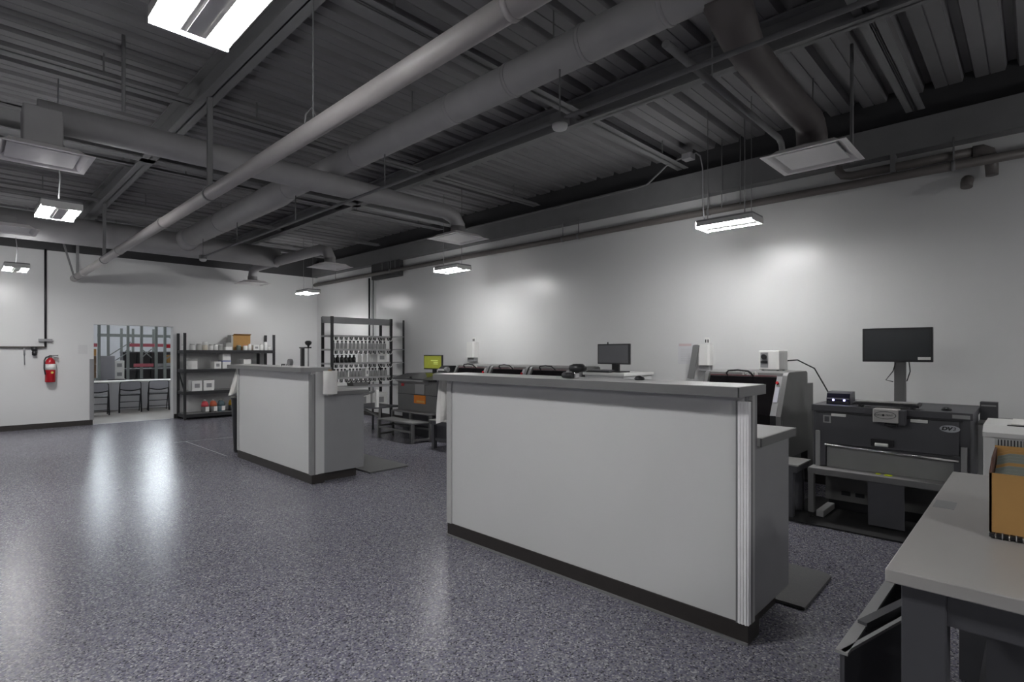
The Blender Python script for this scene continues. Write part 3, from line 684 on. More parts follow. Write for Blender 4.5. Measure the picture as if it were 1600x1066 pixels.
for (a, b_) in (((5.05, 7.09, .18), (5.05, 8.07, .18)), ((5.05, 7.09, .05), (5.36, 7.04, .05)), ((5.36, 7.04, .2), (5.36, 8.12, .2)), ((5.05, 8.07, .06), (5.36, 8.12, .06)), ((5.05, 8.07, .2), (5.36, 8.12, .2))):
    obj('rail', MB().bar(a, b_, .03), M_MACH, t)
t = thing('swing_arm_table', 'dark folding side table on diagonal struts beside the far machine', 'table', (5.3, 8.7, 0))
obj('plate', MB().box(5.05, 5.6, 8.25, 9.1, .47, .49), M_MACHD, t)
obj('strut', MB().bar((5.2, 9.0, .46), (5.2, 8.3, .32), .03), M_MACH, t)
obj('strut', MB().bar((5.2, 8.28, .46), (5.2, 8.3, .0), .03), M_MACH, t)
obj('strut', MB().bar((5.5, 9.0, .46), (5.5, 9.0, .0), .03), M_MACHD, t)
obj('upper_arm', MB().bar((5.15, 8.3, .78), (5.0, 9.1, .56), .03), M_MACHL, t)
obj('arm_post', MB().box(5.12, 5.17, 8.26, 8.31, .49, .80), M_WHITE, t)
# desktop gadget at the left end of the printers
t = thing('label_printer', 'small black and white label printer beside the leftmost cabinet printer', 'label printer', (5.6, 6.9, 1.13))
b = MB(); b.prism_y([(5.50, 1.13), (5.50, 1.18), (5.58, 1.235), (5.72, 1.235), (5.78, 1.13)], 6.83, 7.02)
obj('shell', b, M_BLACK, t)
obj('front_plate', MB().prism_y([(5.49, 1.155), (5.492, 1.185), (5.50, 1.185), (5.50, 1.155)], 6.84, 7.01), M_WHITE, t)
obj('roll_door', MB().cyl((5.51, 6.83, 1.175), (5.51, 6.77, 1.175), .04, 14), M_LAMG, t)

t = thing('side_cabinet', 'narrow dark cabinet between the far grey machine and the first cabinet printer', 'cabinet', (5.7, 6.88, 0))
obj('case', MB().box(5.48, 6.1, 6.745, 7.03, 0, 1.11, .004), M_MACHD, t)
obj('top', MB().box(5.46, 6.12, 6.74, 7.035, 1.11, 1.13, .003), M_MACH, t)
# wide dark machine (pretreatment press) on the right
t = thing('spray_machine', 'wide dark spray cabinet with a low front bench on the right', 'machine', (5.75, .87, 0))
X0 = 5.32
obj('cabinet', MB().box(X0+.03, 6.15, .355, 1.43, .42, .985, .004), M_MACHD, t)
obj('top_rail', MB().box(X0+.01, 6.2, .34, 1.44, .935, .988, .003), M_MACHD, t)
obj('front_lid', MB().box(X0+.008, X0+.032, .42, 1.38, .655, .918, .002), M_MACHD, t)
obj('lid_edge', MB().box(X0+.0, X0+.034, .40, 1.40, .92, .926), M_BLACK, t)
obj('window', MB().box(X0+.022, X0+.034, .44, 1.32, .45, .63), M_TRAY if False else mat('smoked_window', (.24, .24, .235), .25), t)
obj('rail_bar', MB().cyl((X0-.005, 1.33, .645), (X0-.005, .42, .62), .012, 10), M_CHROME, t)
for y in (.39, 1.385):
    obj('side_channel', MB().box(X0-.005, X0+.035, y-.018, y+.018, .44, .73 if y < 1 else .76), M_MACHL, t)
    obj('slide_block', MB().box(X0-.004, X0+.03, y+(.02 if y < 1 else -.06), y+(.06 if y < 1 else -.02), .46, .66), M_MACHD, t)
for y0, y1, z in ((1.17, 1.28, .908), (.61, .72, .905)):
    obj('white_clip', MB().box(X0-.008, X0+.012, y0, y1, z-.012, z+.012, .003), M_WHITE, t)
h = obj('lid_handle', MB().box(X0-.01, X0+.01, .83, .99, .675, .735, .004), M_BLACK, t)
obj('grip', MB().cyl((X0-.022, .955, .69), (X0-.022, .865, .69), .014, 12), M_WHITE, h)
pl = obj('logo_square', MB().box(X0+.002, X0+.01, 1.285, 1.345, .835, .90), M_MACHL, t)
obj('logo_inset', MB().box(X0+.0005, X0+.004, 1.297, 1.333, .845, .89), M_MACHD, pl)
e = MB()
n = 28
prof = [(.475 + .062*math.cos(2*math.pi*k/n), .862 + .027*math.sin(2*math.pi*k/n)) for k in range(n)]
e.prism_x(prof, X0+.001, X0+.009)
ov = obj('oval_badge', e, mat('badge_grey', (.42, .43, .46), .4), t)
text('badge_letters', 'DV', .036, (X0-.0005, .494, .862), 'x', M_BLACK, ov, .001, sx=1.25, bold=.0022, shear=.2)
text('badge_letters', '3', .034, (X0-.0005, .448, .862), 'x', M_MACHD, ov, .001, sx=1.1, bold=.0008, shear=.2)
obj('label_strip', MB().box(X0+.003, X0+.012, .355, .46, .945, .972), M_MACHL, t)
# bench
obj('bench_plate', MB().box(5.19, 5.36, .42, 1.43, .425, .45, .003), M_TRAY if False else mat('bench_grey', (.24, .24, .235), .4), t)
obj('bench_lip', MB().box(5.185, 5.195, .42, 1.43, .40, .447), M_MACH, t)
for y in (.45, 1.41):
    l = obj('bench_leg', MB().box(5.20, 5.25, y-.022, y+.022, .06, .425), M_MACH, t)
    obj('foot', MB().lathe((5.225, y, 0), [(.022, 0), (.022, .015), (.008, .02), (.008, .065)], 12), M_RUB, l)
    obj('skid', MB().box(5.24, 5.60, y-.09 if y > 1 else y-.03, y-.03 if y > 1 else y+.03, .02, .075, .006), M_MACHL, t)
obj('kick_panel', MB().obox((5.212, .865, .225), .012, .245, .37, ry=R(-3)), M_MACHD, t)
obj('rear_panel', MB().box(5.62, 5.64, .40, 1.40, .1, .42), M_MACH, t)
vt = MB()
for k in range(4): 
    obj('vent_slot', MB().box(5.612, 5.622, 1.27-k*.11-.07, 1.27-k*.11, .155, .19), M_BLACK, t)
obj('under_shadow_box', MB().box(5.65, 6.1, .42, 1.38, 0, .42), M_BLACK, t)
one('cleaning_pad', MB().lathe((5.27, .86, .45), [(.028, 0), (.03, .004), (.02, .008)], 14), mat('neon_yellow', (.75, .85, .02), .5), 'neon yellow round pad on the bench of the wide dark machine', 'pad')
one('cleaning_pad', MB().lathe((5.28, .93, .45), [(.018, 0), (.02, .003), (.012, .006)], 14), mat('neon_yellow', (.75, .85, .02), .5), 'smaller yellow tab left of the round yellow pad on the bench', 'pad')
one('floor_mat', MB().box(5.0, 6.0, .3, 1.62, .002, .014), mat('black_mat', (.02, .02, .021), .8), 'black mat on the floor under the wide dark machine', 'mat')
# items on the machine
t = thing('keyboard', 'dark keyboard lying on the wide dark machine below the tall monitor', 'keyboard', (5.45, .9, .988))
obj('case', MB().obox((5.44, .90, 1.02), .17, .46, .018, ry=R(-4)), M_BLACK, t)
kb = MB()
for r_ in range(4):
    kb.obox((5.385+.035*r_, .90, 1.035), .024, .42, .008, ry=R(-4))
q = obj('key_rows', kb, M_MACHL, t); q['kind'] = 'stuff'
for y in (.72, 1.08): obj('foot', MB().box(5.38, 5.52, y-.01, y+.01, .987, 1.014), M_BLACK, t)
t = thing('gauge_box', 'grey metal box with an oval nameplate under the keyboard', 'gauge', (5.27, .87, .9))
obj('case', MB().box(5.21, 5.33, .785, .955, .885, .992, .004), mat('tan_grey_metal', (.46, .45, .43), .4), t)
prof = [(.87 + .074*math.cos(2*math.pi*k/n), .945 + .031*math.sin(2*math.pi*k/n)) for k in range(n)]
pr2 = [(.87 + .069*math.cos(2*math.pi*k/n), .945 + .027*math.sin(2*math.pi*k/n)) for k in range(n)]
pn = obj('nameplate', MB().prism_x(prof, 5.206, 5.211), M_MACHD, t)
obj('nameplate_face', MB().prism_x(pr2, 5.204, 5.2075), mat('tan_grey_metal', (.33, .325, .31), .4), pn)
obj('nameplate_dot', MB().cyl((5.2045, .882, .945), (5.2025, .882, .945), .009, 12), M_BLACK, pn)
text('nameplate_letters', 'AERO', .020, (5.2035, .915, .945), 'x', M_BLACK, pn, .0008, sx=.9)
text('nameplate_letters', 'PRINT', .020, (5.2035, .842, .945), 'x', M_BLACK, pn, .0008, sx=.9)
obj('spray_nozzle', MB().tube([(5.26, .87, .885), (5.25, .87, .865), (5.24, .84, .86), (5.24, .80, .865)], .012, 8), M_BLACK, t)
obj('side_bracket', MB().box(5.23, 5.33, .745, .785, .87, .985), M_MACHD, t)
t = thing('pocket_projector', 'small navy device with two glowing blue lights on the wide machine', 'device', (5.52, 1.26, .988))
obj('case', MB().prism_y([(5.45, .988), (5.45, 1.035), (5.47, 1.085), (5.52, 1.10), (5.64, 1.10), (5.66, .988)], 1.17, 1.35), M_DARKBLUE, t)
obj('front_grille', MB().box(5.444, 5.452, 1.18, 1.34, 1.0, 1.02), M_BLACK, t)
obj('bright_band', MB().box(5.445, 5.452, 1.175, 1.345, 1.036, 1.046), M_LAMG, t)
for y in (1.295, 1.21): obj('light', MB().cyl((5.452, y, 1.028), (5.442, y, 1.028), .008, 10), M_BLUEL, t)
t = thing('computer_mouse', 'dark mouse on the right part of the wide machine top', 'mouse', (5.5, .51, .988))
obj('shell', MB().lathe((5.5, .51, .988), [(.032, 0), (.036, .008), (.028, .022), (.01, .028)], 14), M_BLACK, t)
obj('wheel', MB().cyl((5.475, .506, 1.005), (5.475, .514, 1.005), .006, 8), M_LAMG, t)
t = thing('desktop_speaker', 'small dark square speaker standing right of the wide machine', 'speaker', (6.05, .28, .88))
obj('case', MB().box(6.0, 6.1, .225, .338, .885, 1.035, .004), M_MACHD, t)
obj('badge_slot', MB().box(5.996, 6.001, .235, .33, 1.0, 1.012), M_MACHL, t)
obj('grille', MB().box(5.997, 6.001, .232, .332, .892, .992), M_MACHD, t)
t = thing('side_stand', 'pale side stand carrying the small speaker beside the wide machine', 'stand', (6.05, .22, 0))
obj('shelf', MB().box(5.75, 6.3, .0, .34, .862, .885, .002), M_MACH, t)
obj('side_panel', MB().box(5.72, 5.76, .262, .332, 0, .862), M_LAM, t)
obj('back_panel', MB().box(6.26, 6.3, 0, .3, 0, .862), M_LAM, t)
# white printer right
t = thing('office_printer', 'white office printer with vent grille at the right edge of the photo', 'printer', (5.2, -.05, 0))
obj('cabinet', MB().box(4.92, 5.5, -.55, .26, 0, .875, .01), M_WHITE, t)
obj('lid', MB().prism_y([(4.90, .876), (4.90, .906), (4.98, .95), (5.5, .95), (5.5, .876)], -.55, .262), M_WHITE, t)
obj('paper_guide', MB().box(5.0, 5.4, -.5, .12, .951, .965), M_PAPER, t)
obj('guide_slot', MB().box(4.985, 5.0, -.5, .14, .950, .957), M_BLACK, t)
for k in range(14):
    obj('vent_fin', MB().box(4.912, 4.922, .185-k*.016-.006, .185-k*.016, .79, .862), M_BLACK, t)
obj('corner_post', MB().box(4.908, 4.925, .20, .255, .02, .87), M_WHITE, t)
obj('seam', MB().box(4.914, 4.921, -.54, .2, .62, .625), M_LAMG, t)

# ================================================================== DESK IN THE FOREGROUND
t = thing('work_desk', 'beige grey topped steel desk in the bottom right corner', 'desk', (2.4, -.3, 0))
obj('desktop', MB().box(1.65, 3.215, -1.2, .276, .866, .90, .003), M_DESK, t)
for x, y in ((1.71, .20), (3.14, .20), (1.71, -1.12), (3.14, -1.12)):
    obj('leg', MB().box(x-.04, x+.045, y-.045, y+.045, 0, .866, .003), M_MACHD, t)
obj('apron', MB().box(1.68, 1.71, -1.08, .16, .785, .866), M_MACHD, t)
obj('apron', MB().box(1.75, 3.10, .20, .23, .785, .866), M_MACHD, t)
obj('back_panel', MB().box(3.08, 3.10, -1.1, .16, .2, .80), M_MACHD, t)
obj('under_shelf', MB().box(1.85, 3.08, -1.1, .15, .22, .24), M_MACHD, t)
t = thing('desk_tray', 'pale tray stored under the desk top just right of its leg', 'tray', (2.2, -.1, .6))
obj('tray', MB().box(2.0, 2.3, -.15, .12, .745, .79, .01), M_LAMG, t)
obj('tray_support', MB().box(2.02, 2.06, -.14, .10, .24, .745), M_MACHD, t)
# open sorting bin beside the desk
t = thing('sorting_bin', 'open grey metal sorting bin on the floor left of the desk', 'bin', (2.35, .38, 0))
z = .50; P0 = (1.957, .44); P1 = (2.75, .43); P2 = (2.55, .292); P3 = (2.78, .292)
def wall(a, b_, z0, z1, th=.012): 
    return MB().bar((a[0], a[1], (z0+z1)/2), (b_[0], b_[1], (z0+z1)/2), th, z1-z0)
obj('back_panel', wall(P0, P1, 0, z, .014), M_MACHD, t)
obj('front_panel', wall(P0, P2, 0, z, .012), M_MACHD, t)
obj('end_panel', wall(P1, P3, 0, z), M_MACHD, t)
obj('rim', wall((1.95, .441), P1, z-.004, z+.006, .035), M_MACHL, t)
obj('rim', wall((1.955, .438), P2, z-.004, z+.006, .014), M_MACHL, t)
obj('divider', MB().bar((2.19, .432, z+.002), (2.52, .345, z+.002), .03, .03), M_MACHD, t)
# file box
def local(name, mb, m, par): 
    bm = mb.bm; bmesh.ops.recalc_face_normals(bm, faces=bm.faces[:]); me = bpy.data.meshes.new(name); bm.to_mesh(me); bm.free(); me.materials.append(m)
    o = bpy.data.objects.new(name, me); COL.objects.link(o); o.parent = par; return o
t = thing('file_box', 'tan cardboard file box full of folders on the desk', 'box', (2.15, .10, .916))
t.rotation_euler = (0, 0, R(-90))       # local x runs along the front face, local y away from the camera
SP = [(0, 0), (0, .175), (.03, .185), (.12, .205), (.26, .21), (.32, .212), (.32, 0)]
local('front_panel', MB().box(0, .40, 0, .006, 0, .175), M_CARD, t)
local('side_panel', MB().prism_x(SP, 0, .006), mat('red_brown_edge', (.10, .045, .03), .7), t)
local('side_panel', MB().prism_x(SP, .394, .40), M_CARD, t)
local('back_panel', MB().box(0, .40, .315, .321, 0, .218), M_CARD, t)
local('bottom', MB().box(.006, .394, .006, .315, 0, .005), M_CARD, t)
for k in range(8):
    y = .03+.033*k; zt = .176+.005*k
    me = MB(); me.prism_y([(.01, .01), (.01, zt-.012), (.04, zt), (.16, zt), (.19, zt-.012), (.39, zt-.010), (.39, .01)], y, y+.005)
    local('folder', me, M_CARD if k in (3, 7) else mat('grey_green_folder', (.19, .21, .195), .6), t)
    local('divider_card', MB().box(.12, .385, y-.012, y-.006, .01, zt-.006 - (.01 if k % 2 else 0)), M_BLACK, t)
t = thing('spiral_binder', 'black spiral bound binder lying under the file box on the desk', 'binder', (2.15, .10, .903))
t.rotation_euler = (0, 0, R(-90))
local('cover', MB().box(.0, .46, -.012, .25, 0, .012, .002), M_BLACK, t)
for k in range(28):
    a = .015+k*.015
    local('coil', MB().tube([(a, -.012+.010*math.cos(q*math.pi/4), .007+.009*math.sin(q*math.pi/4)) for q in range(9)], .0016, 5), M_LAMG if k % 2 else M_CHROME, t)
one('desk_label', MB().obox((2.49, .235, .9005), .12, .06, .001), M_LAMG, 'grey paper label stuck on the left edge of the desk top', 'label')

# ================================================================== INK RACK
t = thing('ink_rack', 'tall black steel rack of ink bottles in the back right corner', 'shelf', (5.7, 9.9, 0))
for x, y in ((5.04, 9.7), (6.36, 9.7), (5.05, 10.1), (6.36, 10.1)):
    obj('post', MB().box(x-.024, x+.024, y-.02, y+.02, 0, 2.15), M_RACKB, t)
obj('post', MB().box(6.585, 6.615, 9.58, 9.61, 0, 2.13), M_RACKB, t)
obj('header_board', MB().box(4.99, 6.60, 10.0, 10.02, 2.03, 2.16), M_LAMG, t)
M_GREYL0 = mat('grey_shelf_board', (.36, .36, .36), .5)
SHZ = (1.79, 1.52, 1.25, .965, .78, .33)
for i, z in enumerate(SHZ):
    sh = obj('shelf_board', MB().box(5.02, 6.38, 9.69, 10.12, z-.034, z), M_GREYL0, t)
    obj('end_board', MB().box(6.38, 6.61, 9.58, 9.98, z-.02, z), M_LAMG, t)
    if i < 4:
        for k in range(12):
            x = 5.115+.106*k
            obj('label_clip', MB().box(x-.03, x+.03, 9.672, 9.69, z-.095, z-.036), M_BLACK, sh)
        cl = MB()
        for k in range(12):
            x = 5.115+.106*k
            cl.tube([(x+.052+.046*math.cos(a*math.pi/6+math.pi), 9.678, z-.04+.065*math.sin(a*math.pi/6+math.pi)) for a in range(7)], .008, 5)
        q = obj('clip_loops', cl, M_WHITE, sh); q['kind'] = 'stuff'
M_INKG = mat('smoky_bottle', (.30, .30, .30), .35, var=.15)
M_INKW = mat('pale_bottle', (.62, .62, .6), .4, var=.08)
M_INKB = mat('black_ink_bottle', (.012, .012, .012), .25)
def bottle(x, y, z, m, label, group, h=.13, r=.034):
    t = thing('ink_bottle', label, 'bottle', (x, y, z), group)
    obj('body', MB().lathe((x, y, z), [(r*.9, 0), (r, .006), (r, h*.8), (r*.45, h), (r*.4, h+.008)], 10), m, t)
    obj('cap', MB().lathe((x, y, z+h+.004), [(r*.55, 0), (r*.55, .028), (r*.5, .03)], 10), M_BLACK, t)
    return t
ORD = ('first', 'second', 'third', 'fourth', 'fifth', 'sixth', 'seventh', 'eighth', 'ninth', 'tenth', 'eleventh', 'twelfth', 'thirteenth', 'fourteenth')
def row(n, x0, dx, y, z, m, label, group, **k):
    first = bottle(x0, y, z, m, label % 'first', group, **k)
    for i in range(1, n): dup(first, (dx*i, random.uniform(-.006, .006), 0), label % ORD[i])
row(14, 5.12, .088, 9.80, 1.52, M_INKG, 'grey ink bottle, %s from the left on the upper bottle shelf of the ink rack', 'ink bottles on the upper shelf')
row(6, 5.12, .088, 9.80, 1.25, M_INKB, 'black ink bottle, %s from the left on the middle shelf of the ink rack', 'black ink bottles', h=.12, r=.038)
row(3, 5.72, .12, 9.86, 1.25, M_INKW, 'pale tall bottle, %s right of the black bottles on the middle rack shelf', 'pale bottles on the middle shelf', h=.17, r=.04)
row(4, 5.14, .075, 9.80, .965, M_INKG, 'dark grey bottle, %s in the left group on the lower ink rack shelf', 'left lower ink bottles')
row(4, 5.47, .075, 9.80, .965, M_INKG, 'dark grey bottle, %s in the middle group on the lower ink rack shelf', 'middle lower ink bottles')
row(6, 5.90, .078, 9.80, .965, M_INKG, 'dark grey bottle, %s in the right group on the lower ink rack shelf', 'right lower ink bottles')
def carton(name, x0, x1, y0, y1, z0, z1, m, label, cat='box', group=None, lid=None, print_=False):
    t = thing(name, label, cat, ((x0+x1)/2, (y0+y1)/2, z0), group)
    obj('body', MB().box(x0, x1, y0, y1, z0, z1, .003), m, t)
    if lid: obj('lid', MB().box(x0-.005, x1+.005, y0-.005, y1+.005, z1-.02, z1+.008, .003), lid, t)
    if print_: obj('print', MB().box(x0+(x1-x0)*.25, x0+(x1-x0)*.75, y0-.002, y0+.001, z0+(z1-z0)*.3, z0+(z1-z0)*.7), M_LAMG, t)
    else: obj('tape_seam', MB().box((x0+x1)/2-.015, (x0+x1)/2+.015, y0-.001, y1+.001, z1-.04, z1+.001), m, t)
    return t
carton('white_carton', 6.06, 6.28, 9.74, 10.0, 1.25, 1.44, M_WHITE, 'white carton at the right of the middle shelf of the ink rack', print_=True)
carton('white_carton', 5.42, 5.45, 9.78, 9.9, .965, 1.10, M_WHITE, 'thin white carton between the left and middle lower bottle groups')
carton('white_carton', 5.79, 5.86, 9.74, 9.9, .965, 1.13, M_WHITE, 'white carton between the middle and right lower bottle groups', print_=True)
t = thing('wire_basket', 'dark grey basket on the low shelf of the ink rack', 'basket', (5.66, 9.8, .78))
obj('tub', MB().prism_y([(5.50, .78), (5.82, .78), (5.85, .88), (5.47, .88)], 9.70, 9.95), M_MACH, t)
obj('rim', MB().box(5.465, 5.855, 9.695, 9.955, .872, .884), M_MACHD, t)
carton('white_carton', 5.95, 6.3, 9.74, 10.05, .33, .62, M_WHITE, 'large white carton on the bottom shelf of the ink rack', print_=True)
carton('white_carton', 5.5, 5.9, 9.74, 10.05, .33, .66, M_WHITE, 'large white carton on the bottom shelf of the ink rack, left one', print_=True)

# ================================================================== BLACK SHELVING AT THE BACK WALL
t = thing('supply_shelf', 'black four level steel shelving by the doorway on the back wall', 'shelf', (4.35, 13.3, 0))
for x, y in ((3.42, 13.06), (3.42, 13.55), (5.30, 13.06), (5.30, 13.55)):
    p = obj('post', MB().box(x-.025, x+.025, y-.02, y+.02, 0, 1.87), M_RACKB, t)
for z in (1.505, 1.09, .615, .125):
    obj('shelf_board', MB().box(3.42, 5.3, 13.06, 13.54, z-.02, z), M_STEEL, t)
    obj('front_beam', MB().box(3.42, 5.3, 13.045, 13.065, z-.075, z-.005), M_RACKB, t)
    obj('side_beam', MB().box(3.405, 3.435, 13.08, 13.53, z-.075, z-.005), M_RACKB, t)
obj('brace', MB().bar((3.42, 13.5, 1.0), (3.42, 13.08, .62), .025), M_RACKB, t)
obj('centre_upright', MB().box(5.08, 5.14, 13.5, 13.54, 1.1, 1.49), M_RACKB, t)
def jar(x, z, r, h, m, capm, label, y=13.2, neck=.9, cat='jar'):
    t = thing('supply_jar', label, cat, (x, y, z))
    obj('body', MB().lathe((x, y, z), [(r*.95, 0), (r, .006), (r, h*.85), (r*neck, h)], 12), m, t)
    obj('lid', MB().lathe((x, y, z+h), [(r*neck, 0), (r*neck, h*.12), (r*neck*.9, h*.14)], 12), capm, t)
    return t
M_GREYL = mat('pale_grey_lid', (.4, .4, .38), .5)
M_BEIGE = mat('beige_plastic', (.55, .50, .42), .5)
Z1 = 1.505
jar(3.44, Z1, .05, .10, M_WHITE, M_GREYL, 'small white jar at the left end of the top shelf, behind the front post')
jar(3.60, Z1, .052, .115, M_WHITE, M_GREYL, 'white jar with grey side right of the left shelf post')
jar(3.73, Z1, .055, .12, M_GREYL, M_GREYL, 'plain grey jar second from the left post on the top shelf')
jar(3.85, Z1, .055, .11, M_BEIGE, M_WHITE, 'beige jar with orange tint topped by a white cup')
jar(3.85, Z1+.125, .05, .05, M_WHITE, M_WHITE, 'white cup stacked on the beige jar on the top shelf', cat='cup')
jar(3.97, Z1, .05, .11, M_WHITE, M_GREYL, 'white jar just right of the beige jar')
jar(4.07, Z1, .045, .115, M_WHITE, M_GREYL, 'narrow white jar left of the stacked white boxes, first of two')
jar(4.17, Z1, .048, .115, M_GREYL, M_WHITE, 'grey jar touching the stacked white boxes on the top shelf')
carton('white_carton', 4.25, 4.39, 13.12, 13.3, Z1, Z1+.075, M_WHITE, 'lower white carton of the stack on the top black shelf')
carton('white_carton', 4.26, 4.39, 13.12, 13.3, Z1+.076, Z1+.17, M_GREYL, 'upper grey white carton of the stack on the top black shelf')
t = thing('large_carton', 'big brown cardboard box with grey side on top of the black shelving', 'box', (4.62, 13.4, Z1))
obj('body', MB().box(4.46, 4.84, 13.27, 13.52, Z1, Z1+.35), M_CARD, t)
obj('end_face', MB().prism_x([(13.27, Z1), (13.27, Z1+.31), (13.31, Z1+.35), (13.52, Z1+.35), (13.52, Z1)], 4.42, 4.461), M_GREYL, t)
obj('flap', MB().obox((4.65, 13.26, Z1+.355), .38, .1, .005, rx=R(-20)), M_CARD, t)
jar(4.55, Z1, .05, .10, mat('dark_green_jar', (.09, .11, .09), .5), M_GREYL, 'dark green jar in front of the big brown box', y=13.18)
jar(4.69, Z1, .05, .10, M_WHITE, mat('pink_lid', (.6, .25, .25), .5), 'white jar with pink lid in front of the big brown box', y=13.18)
jar(4.79, Z1, .042, .13, M_WHITE, M_WHITE, 'white bottle at the right corner of the big brown box', y=13.18, neck=.5)
carton('white_carton', 4.86, 4.99, 13.12, 13.3, Z1, Z1+.12, M_WHITE, 'white and pale green carton right of the big brown box', print_=True)
jar(5.06, Z1, .045, .13, M_WHITE, M_WHITE, 'white bottle left of the tall black capped bottle', neck=.6)
jar(5.16, Z1, .04, .20, M_WHITE, M_BLACK, 'tall white bottle with big black cap on the top shelf', neck=.85, cat='bottle')
jar(5.25, Z1, .038, .09, M_WHITE, M_GREYL, 'small white jar at the right end of the top shelf')
carton('clear_bin', 3.50, 3.68, 13.12, 13.4, 1.09, 1.29, M_WHITE, 'white plastic bin at the left of the second black shelf', 'bin', lid=M_GREYL)
carton('white_carton', 4.02, 4.16, 13.12, 13.4, 1.09, 1.25, M_WHITE, 'white carton left of the blue lidded boxes', print_=True)
M_BLUEP = mat('pale_blue_lid', (.20, .22, .42), .5)
carton('lidded_box', 4.19, 4.36, 13.12, 13.4, 1.09, 1.26, M_WHITE, 'lower white box with blue lid on the second black shelf', lid=M_BLUEP)
carton('lidded_box', 4.19, 4.36, 13.12, 13.4, 1.272, 1.42, M_WHITE, 'upper white box stacked on the blue lidded box')
carton('white_carton', 4.64, 4.80, 13.12, 13.4, 1.09, 1.29, M_WHITE, 'single white carton on the right half of the second black shelf')
carton('white_carton', 3.57, 3.77, 13.10, 13.4, .615, .84, M_WHITE, 'printed white carton, left of two on the third black shelf', print_=True)
carton('white_carton', 3.80, 4.01, 13.10, 13.4, .615, .84, M_WHITE, 'printed white carton, right of two on the third black shelf', print_=True)
def jug(x, mtop, mlow, label):
    t = thing('chemical_jug', label, 'jug', (x, 13.2, .125))
    obj('body', MB().lathe((x, 13.2, .125), [(.07, 0), (.075, .01), (.075, .13)], 14), mlow, t)
    obj('shoulder', MB().lathe((x, 13.2, .255), [(.075, 0), (.074, .05), (.05, .1), (.025, .12)], 14), mtop, t)
    obj('cap', MB().lathe((x, 13.2, .375), [(.024, 0), (.024, .03), (.02, .032)], 12), M_WHITE, t)
    obj('label_panel', MB().box(x-.01, x+.06, 13.118, 13.128, .15, .25), M_PAPER, t)
    obj('handle', MB().tube([(x-.06, 13.2, .29), (x-.055, 13.2, .35), (x-.02, 13.2, .375)], .01, 6), mtop, t)
jug(3.85, mat('red_fluid', (.55, .06, .08), .3), mat('grey_fluid', (.12, .12, .12), .3), 'jug with red top, leftmost of four on the bottom black shelf')
jug(4.02, mat('orange_fluid', (.50, .12, .06), .3), mat('grey_fluid', (.12, .12, .12), .3), 'jug with orange red top, second on the bottom black shelf')
jug(4.18, mat('teal_fluid', (.10, .15, .17), .2), mat('teal_fluid', (.1, .15, .17), .2), 'clear grey teal jug, third on the bottom black shelf')
jug(4.41, mat('yellow_fluid', (.42, .24, .01), .3), M_BLACK, 'jug with yellow top, rightmost on the bottom black shelf')

# ================================================================== STOREROOM BEYOND THE DOORWAY
M_CHAIR = mat('black_chair_frame', (.012, .012, .016), .4)
M_SEATP = mat('grey_chair_panel', (.30, .30, .33), .5)
def chair(x, y, rz, label):
    t = thing('folding_chair', label, 'chair', (0, 0, 0), 'folding chairs in the storeroom')
    for s in (-1, 1):
        obj('side_frame', MB().tube([(s*.22, -.02, 0), (s*.215, .04, .42), (s*.20, -.03, .70), (s*.19, -.035, .735)], .016, 8), M_CHAIR, t)
        obj('rear_leg', MB().tube([(s*.205, -.06+.40, 0), (s*.20, .02, .45)], .011, 8), M_CHAIR, t)
    g = [[(-.2+.4*i/8, -.045-.02*math.sin(math.pi*i/8), z - (.035*math.sin(math.pi*i/8) if z < .6 else 0)) for i in range(9)] for z in (.74, .65, .57)]
    obj('backrest', MB().sheet(g, .008), M_SEATP, t)
    obj('back_rail', MB().tube([(-.2+.4*i/8, -.05-.02*math.sin(math.pi*i/8), .565-.035*math.sin(math.pi*i/8)) for i in range(9)], .014, 6), M_CHAIR, t)
    obj('top_rail', MB().tube([(-.19, -.035, .735), (0, -.055, .745), (.19, -.035, .735)], .012, 8), M_CHAIR, t)
    obj('seat', MB().box(-.2, .2, .0, .40, .405, .435, .006), M_CHAIR, t)
    for z, y_ in ((.12, .0), (.25, .13)): obj('stretcher', MB().cyl((-.21, y_, z), (.21, y_, z), .009, 6), M_CHAIR, t)
    t.location = (x, y, 0); t.rotation_euler = (0, 0, rz)
chair(2.27, 15.45, R(-6), 'grey folding chair cut off by the left door jamb, back turned to us')
chair(2.96, 15.75, R(-6), 'middle grey folding chair seen through the doorway, back turned to us')
chair(3.56, 15.8, R(-6), 'right hand grey folding chair seen through the doorway')
chair(2.95, 17.25, R(180), 'folding chair at the far side of the storeroom table, left')
chair(3.5, 17.25, R(180), 'folding chair at the far side of the storeroom table, right')
t = thing('long_table', 'long pale table behind the folding chairs in the storeroom', 'table', (3.4, 16.7, 0))
obj('tabletop', MB().box(1.6, 5.2, 16.35, 17.1, .70, .735, .004), M_WHITE, t)
obj('modesty_panel', MB().box(1.65, 5.15, 16.42, 16.44, .02, .70), mat('pale_panel', (.56, .56, .58), .6), t)
for x in (1.7, 5.1):
    for y in (16.5, 17.0): obj('leg', MB().box(x-.02, x+.02, y-.02, y+.02, 0, .7), M_MACH, t)
def rack(label, posts, beams, h, y_off, braces=True):
    xs = [p[0] for p in posts]
    t = thing('pallet_rack', label, 'rack', (sum(xs)/len(xs), posts[0][1], 0))
    for (x, y) in posts: obj('post', MB().box(x-.03, x+.03, y-.03, y+.03, 0, h), M_GREENG, t)
    for (x0, x1, y, z, m) in beams: obj('beam', MB().box(x0, x1, y-.02, y+.02, z-.045, z+.045), m, t)
    for (x0, x1, y, z0, z1) in braces or []: obj('brace', MB().bar((x0, y, z0), (x1, y, z1), .025), M_GREENG, t)
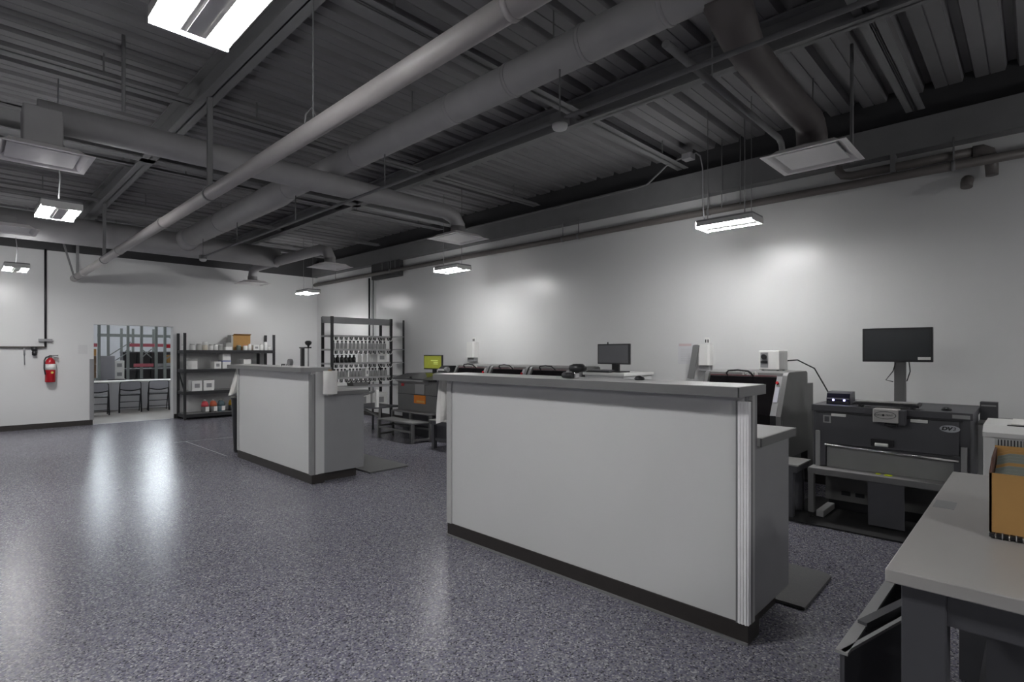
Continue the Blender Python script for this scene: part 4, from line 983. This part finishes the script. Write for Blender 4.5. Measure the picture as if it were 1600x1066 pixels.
rack('grey green pallet rack upright close behind the left of the doorway', [(2.58, 17.3), (2.98, 18.6)], [(1.9, 2.54, 17.3, 1.64, M_PINK)], 2.6, 0, [(2.98, 3.5, 18.6, 1.35, 1.75), (2.98, 3.5, 18.6, 1.1, 1.5)])
rack('pallet rack with faded red beams in the middle of the doorway view', [(3.40, 18.4), (3.62, 17.9), (3.86, 17.4)], [(3.40, 4.6, 18.4, 1.66, M_PINK), (3.40, 3.86, 17.7, 1.10, M_PINK), (3.86, 4.4, 17.4, 1.10, M_LAMG)], 2.25, 0, [(3.62, 3.86, 17.9, 1.3, 1.55), (3.62, 3.86, 17.9, 1.55, 1.3)])
rack('pallet rack with a red beam at the right of the doorway view', [(4.02, 17.2), (4.40, 17.2)], [(4.02, 4.9, 17.2, 1.62, M_RED), (4.02, 4.9, 17.2, 1.12, M_LAMG)], 2.3, 0, [(4.02, 4.40, 17.2, 1.95, 1.66), (4.02, 4.4, 17.2, 1.25, 1.55)])
rack('distant pallet rack frame against the storeroom far wall', [(3.6, 20.4), (3.9, 20.4), (4.45, 20.4)], [(3.0, 5.2, 20.4, 1.98, M_GREENG)], 2.2, 0, [(3.6, 3.9, 20.4, 1.3, 1.8)])
M_BROWN = mat('brown_goods', (.15, .10, .065), .8, var=.5, scale=14)
for k, (z0, z1, mm, lab) in enumerate(((.80, .95, M_BROWN, 'lowest brown carton of the stack at the left door jamb'), (.955, 1.15, M_BROWN, 'second brown carton of the stack at the left door jamb'), (1.155, 1.36, M_BROWN, 'third brown carton of the stack at the left door jamb'), (1.365, 1.54, M_CARD, 'topmost tan carton of the stack at the left door jamb'))):
    carton('brown_carton', 2.15, 2.52, 17.25, 17.6, z0, z1, mm, lab)
t = thing('stock_shelf', 'low steel shelf holding the brown cartons behind the left door jamb', 'shelf', (2.33, 17.4, 0))
obj('board', MB().box(2.0, 2.55, 17.2, 17.65, .76, .80), M_GREENG, t)
for x in (2.03, 2.52): 
    for y in (17.23, 17.62): obj('leg', MB().box(x-.02, x+.02, y-.02, y+.02, 0, .76), M_GREENG, t)
one('grey_partition', MB().box(2.62, 2.98, 17.7, 17.74, 0, 1.36), M_SEATP, 'grey upright panel behind the chairs in the storeroom', 'panel')
carton('white_carton', 2.98, 3.20, 17.75, 18.0, .745, .985, M_WHITE, 'lower white carton standing beside the grey panel in the storeroom', print_=True)
carton('white_carton', 2.98, 3.20, 17.75, 18.0, .99, 1.23, M_WHITE, 'upper white carton standing beside the grey panel in the storeroom', print_=True)
t = thing('carton_stand', 'plain stand under the two white cartons in the storeroom', 'stand', (3.1, 17.87, 0))
obj('plate', MB().box(2.96, 3.22, 17.73, 18.02, .72, .745), M_WHITE, t)
for x in (2.98, 3.2): obj('leg', MB().box(x-.015, x+.015, 17.85, 17.88, 0, .72), M_MACH, t)
nb = 0
for ix in range(5):
    for iz, z0 in enumerate((.0, .5, 1.0)):
        nb += 1
        x0 = 3.34+.34*ix
        tt = thing('black_crate', 'black %s crate of the %s dark stack from the left in the storeroom racks' % (('bottom', 'middle', 'top')[iz], ORD[ix]), 'crate', (x0, 18.9, z0), 'black crates in the storeroom')
        obj('tub', MB().box(x0, x0+.31, 18.7, 19.1, z0, z0+.46, .01), M_BLACK, tt)
        obj('rim', MB().box(x0-.008, x0+.318, 18.692, 19.108, z0+.44, z0+.475), M_MACHD, tt)
carton('tan_carton', 4.08, 4.48, 17.22, 17.6, 1.17, 1.38, M_CARD, 'tan carton on the right storeroom rack beam', print_=True)
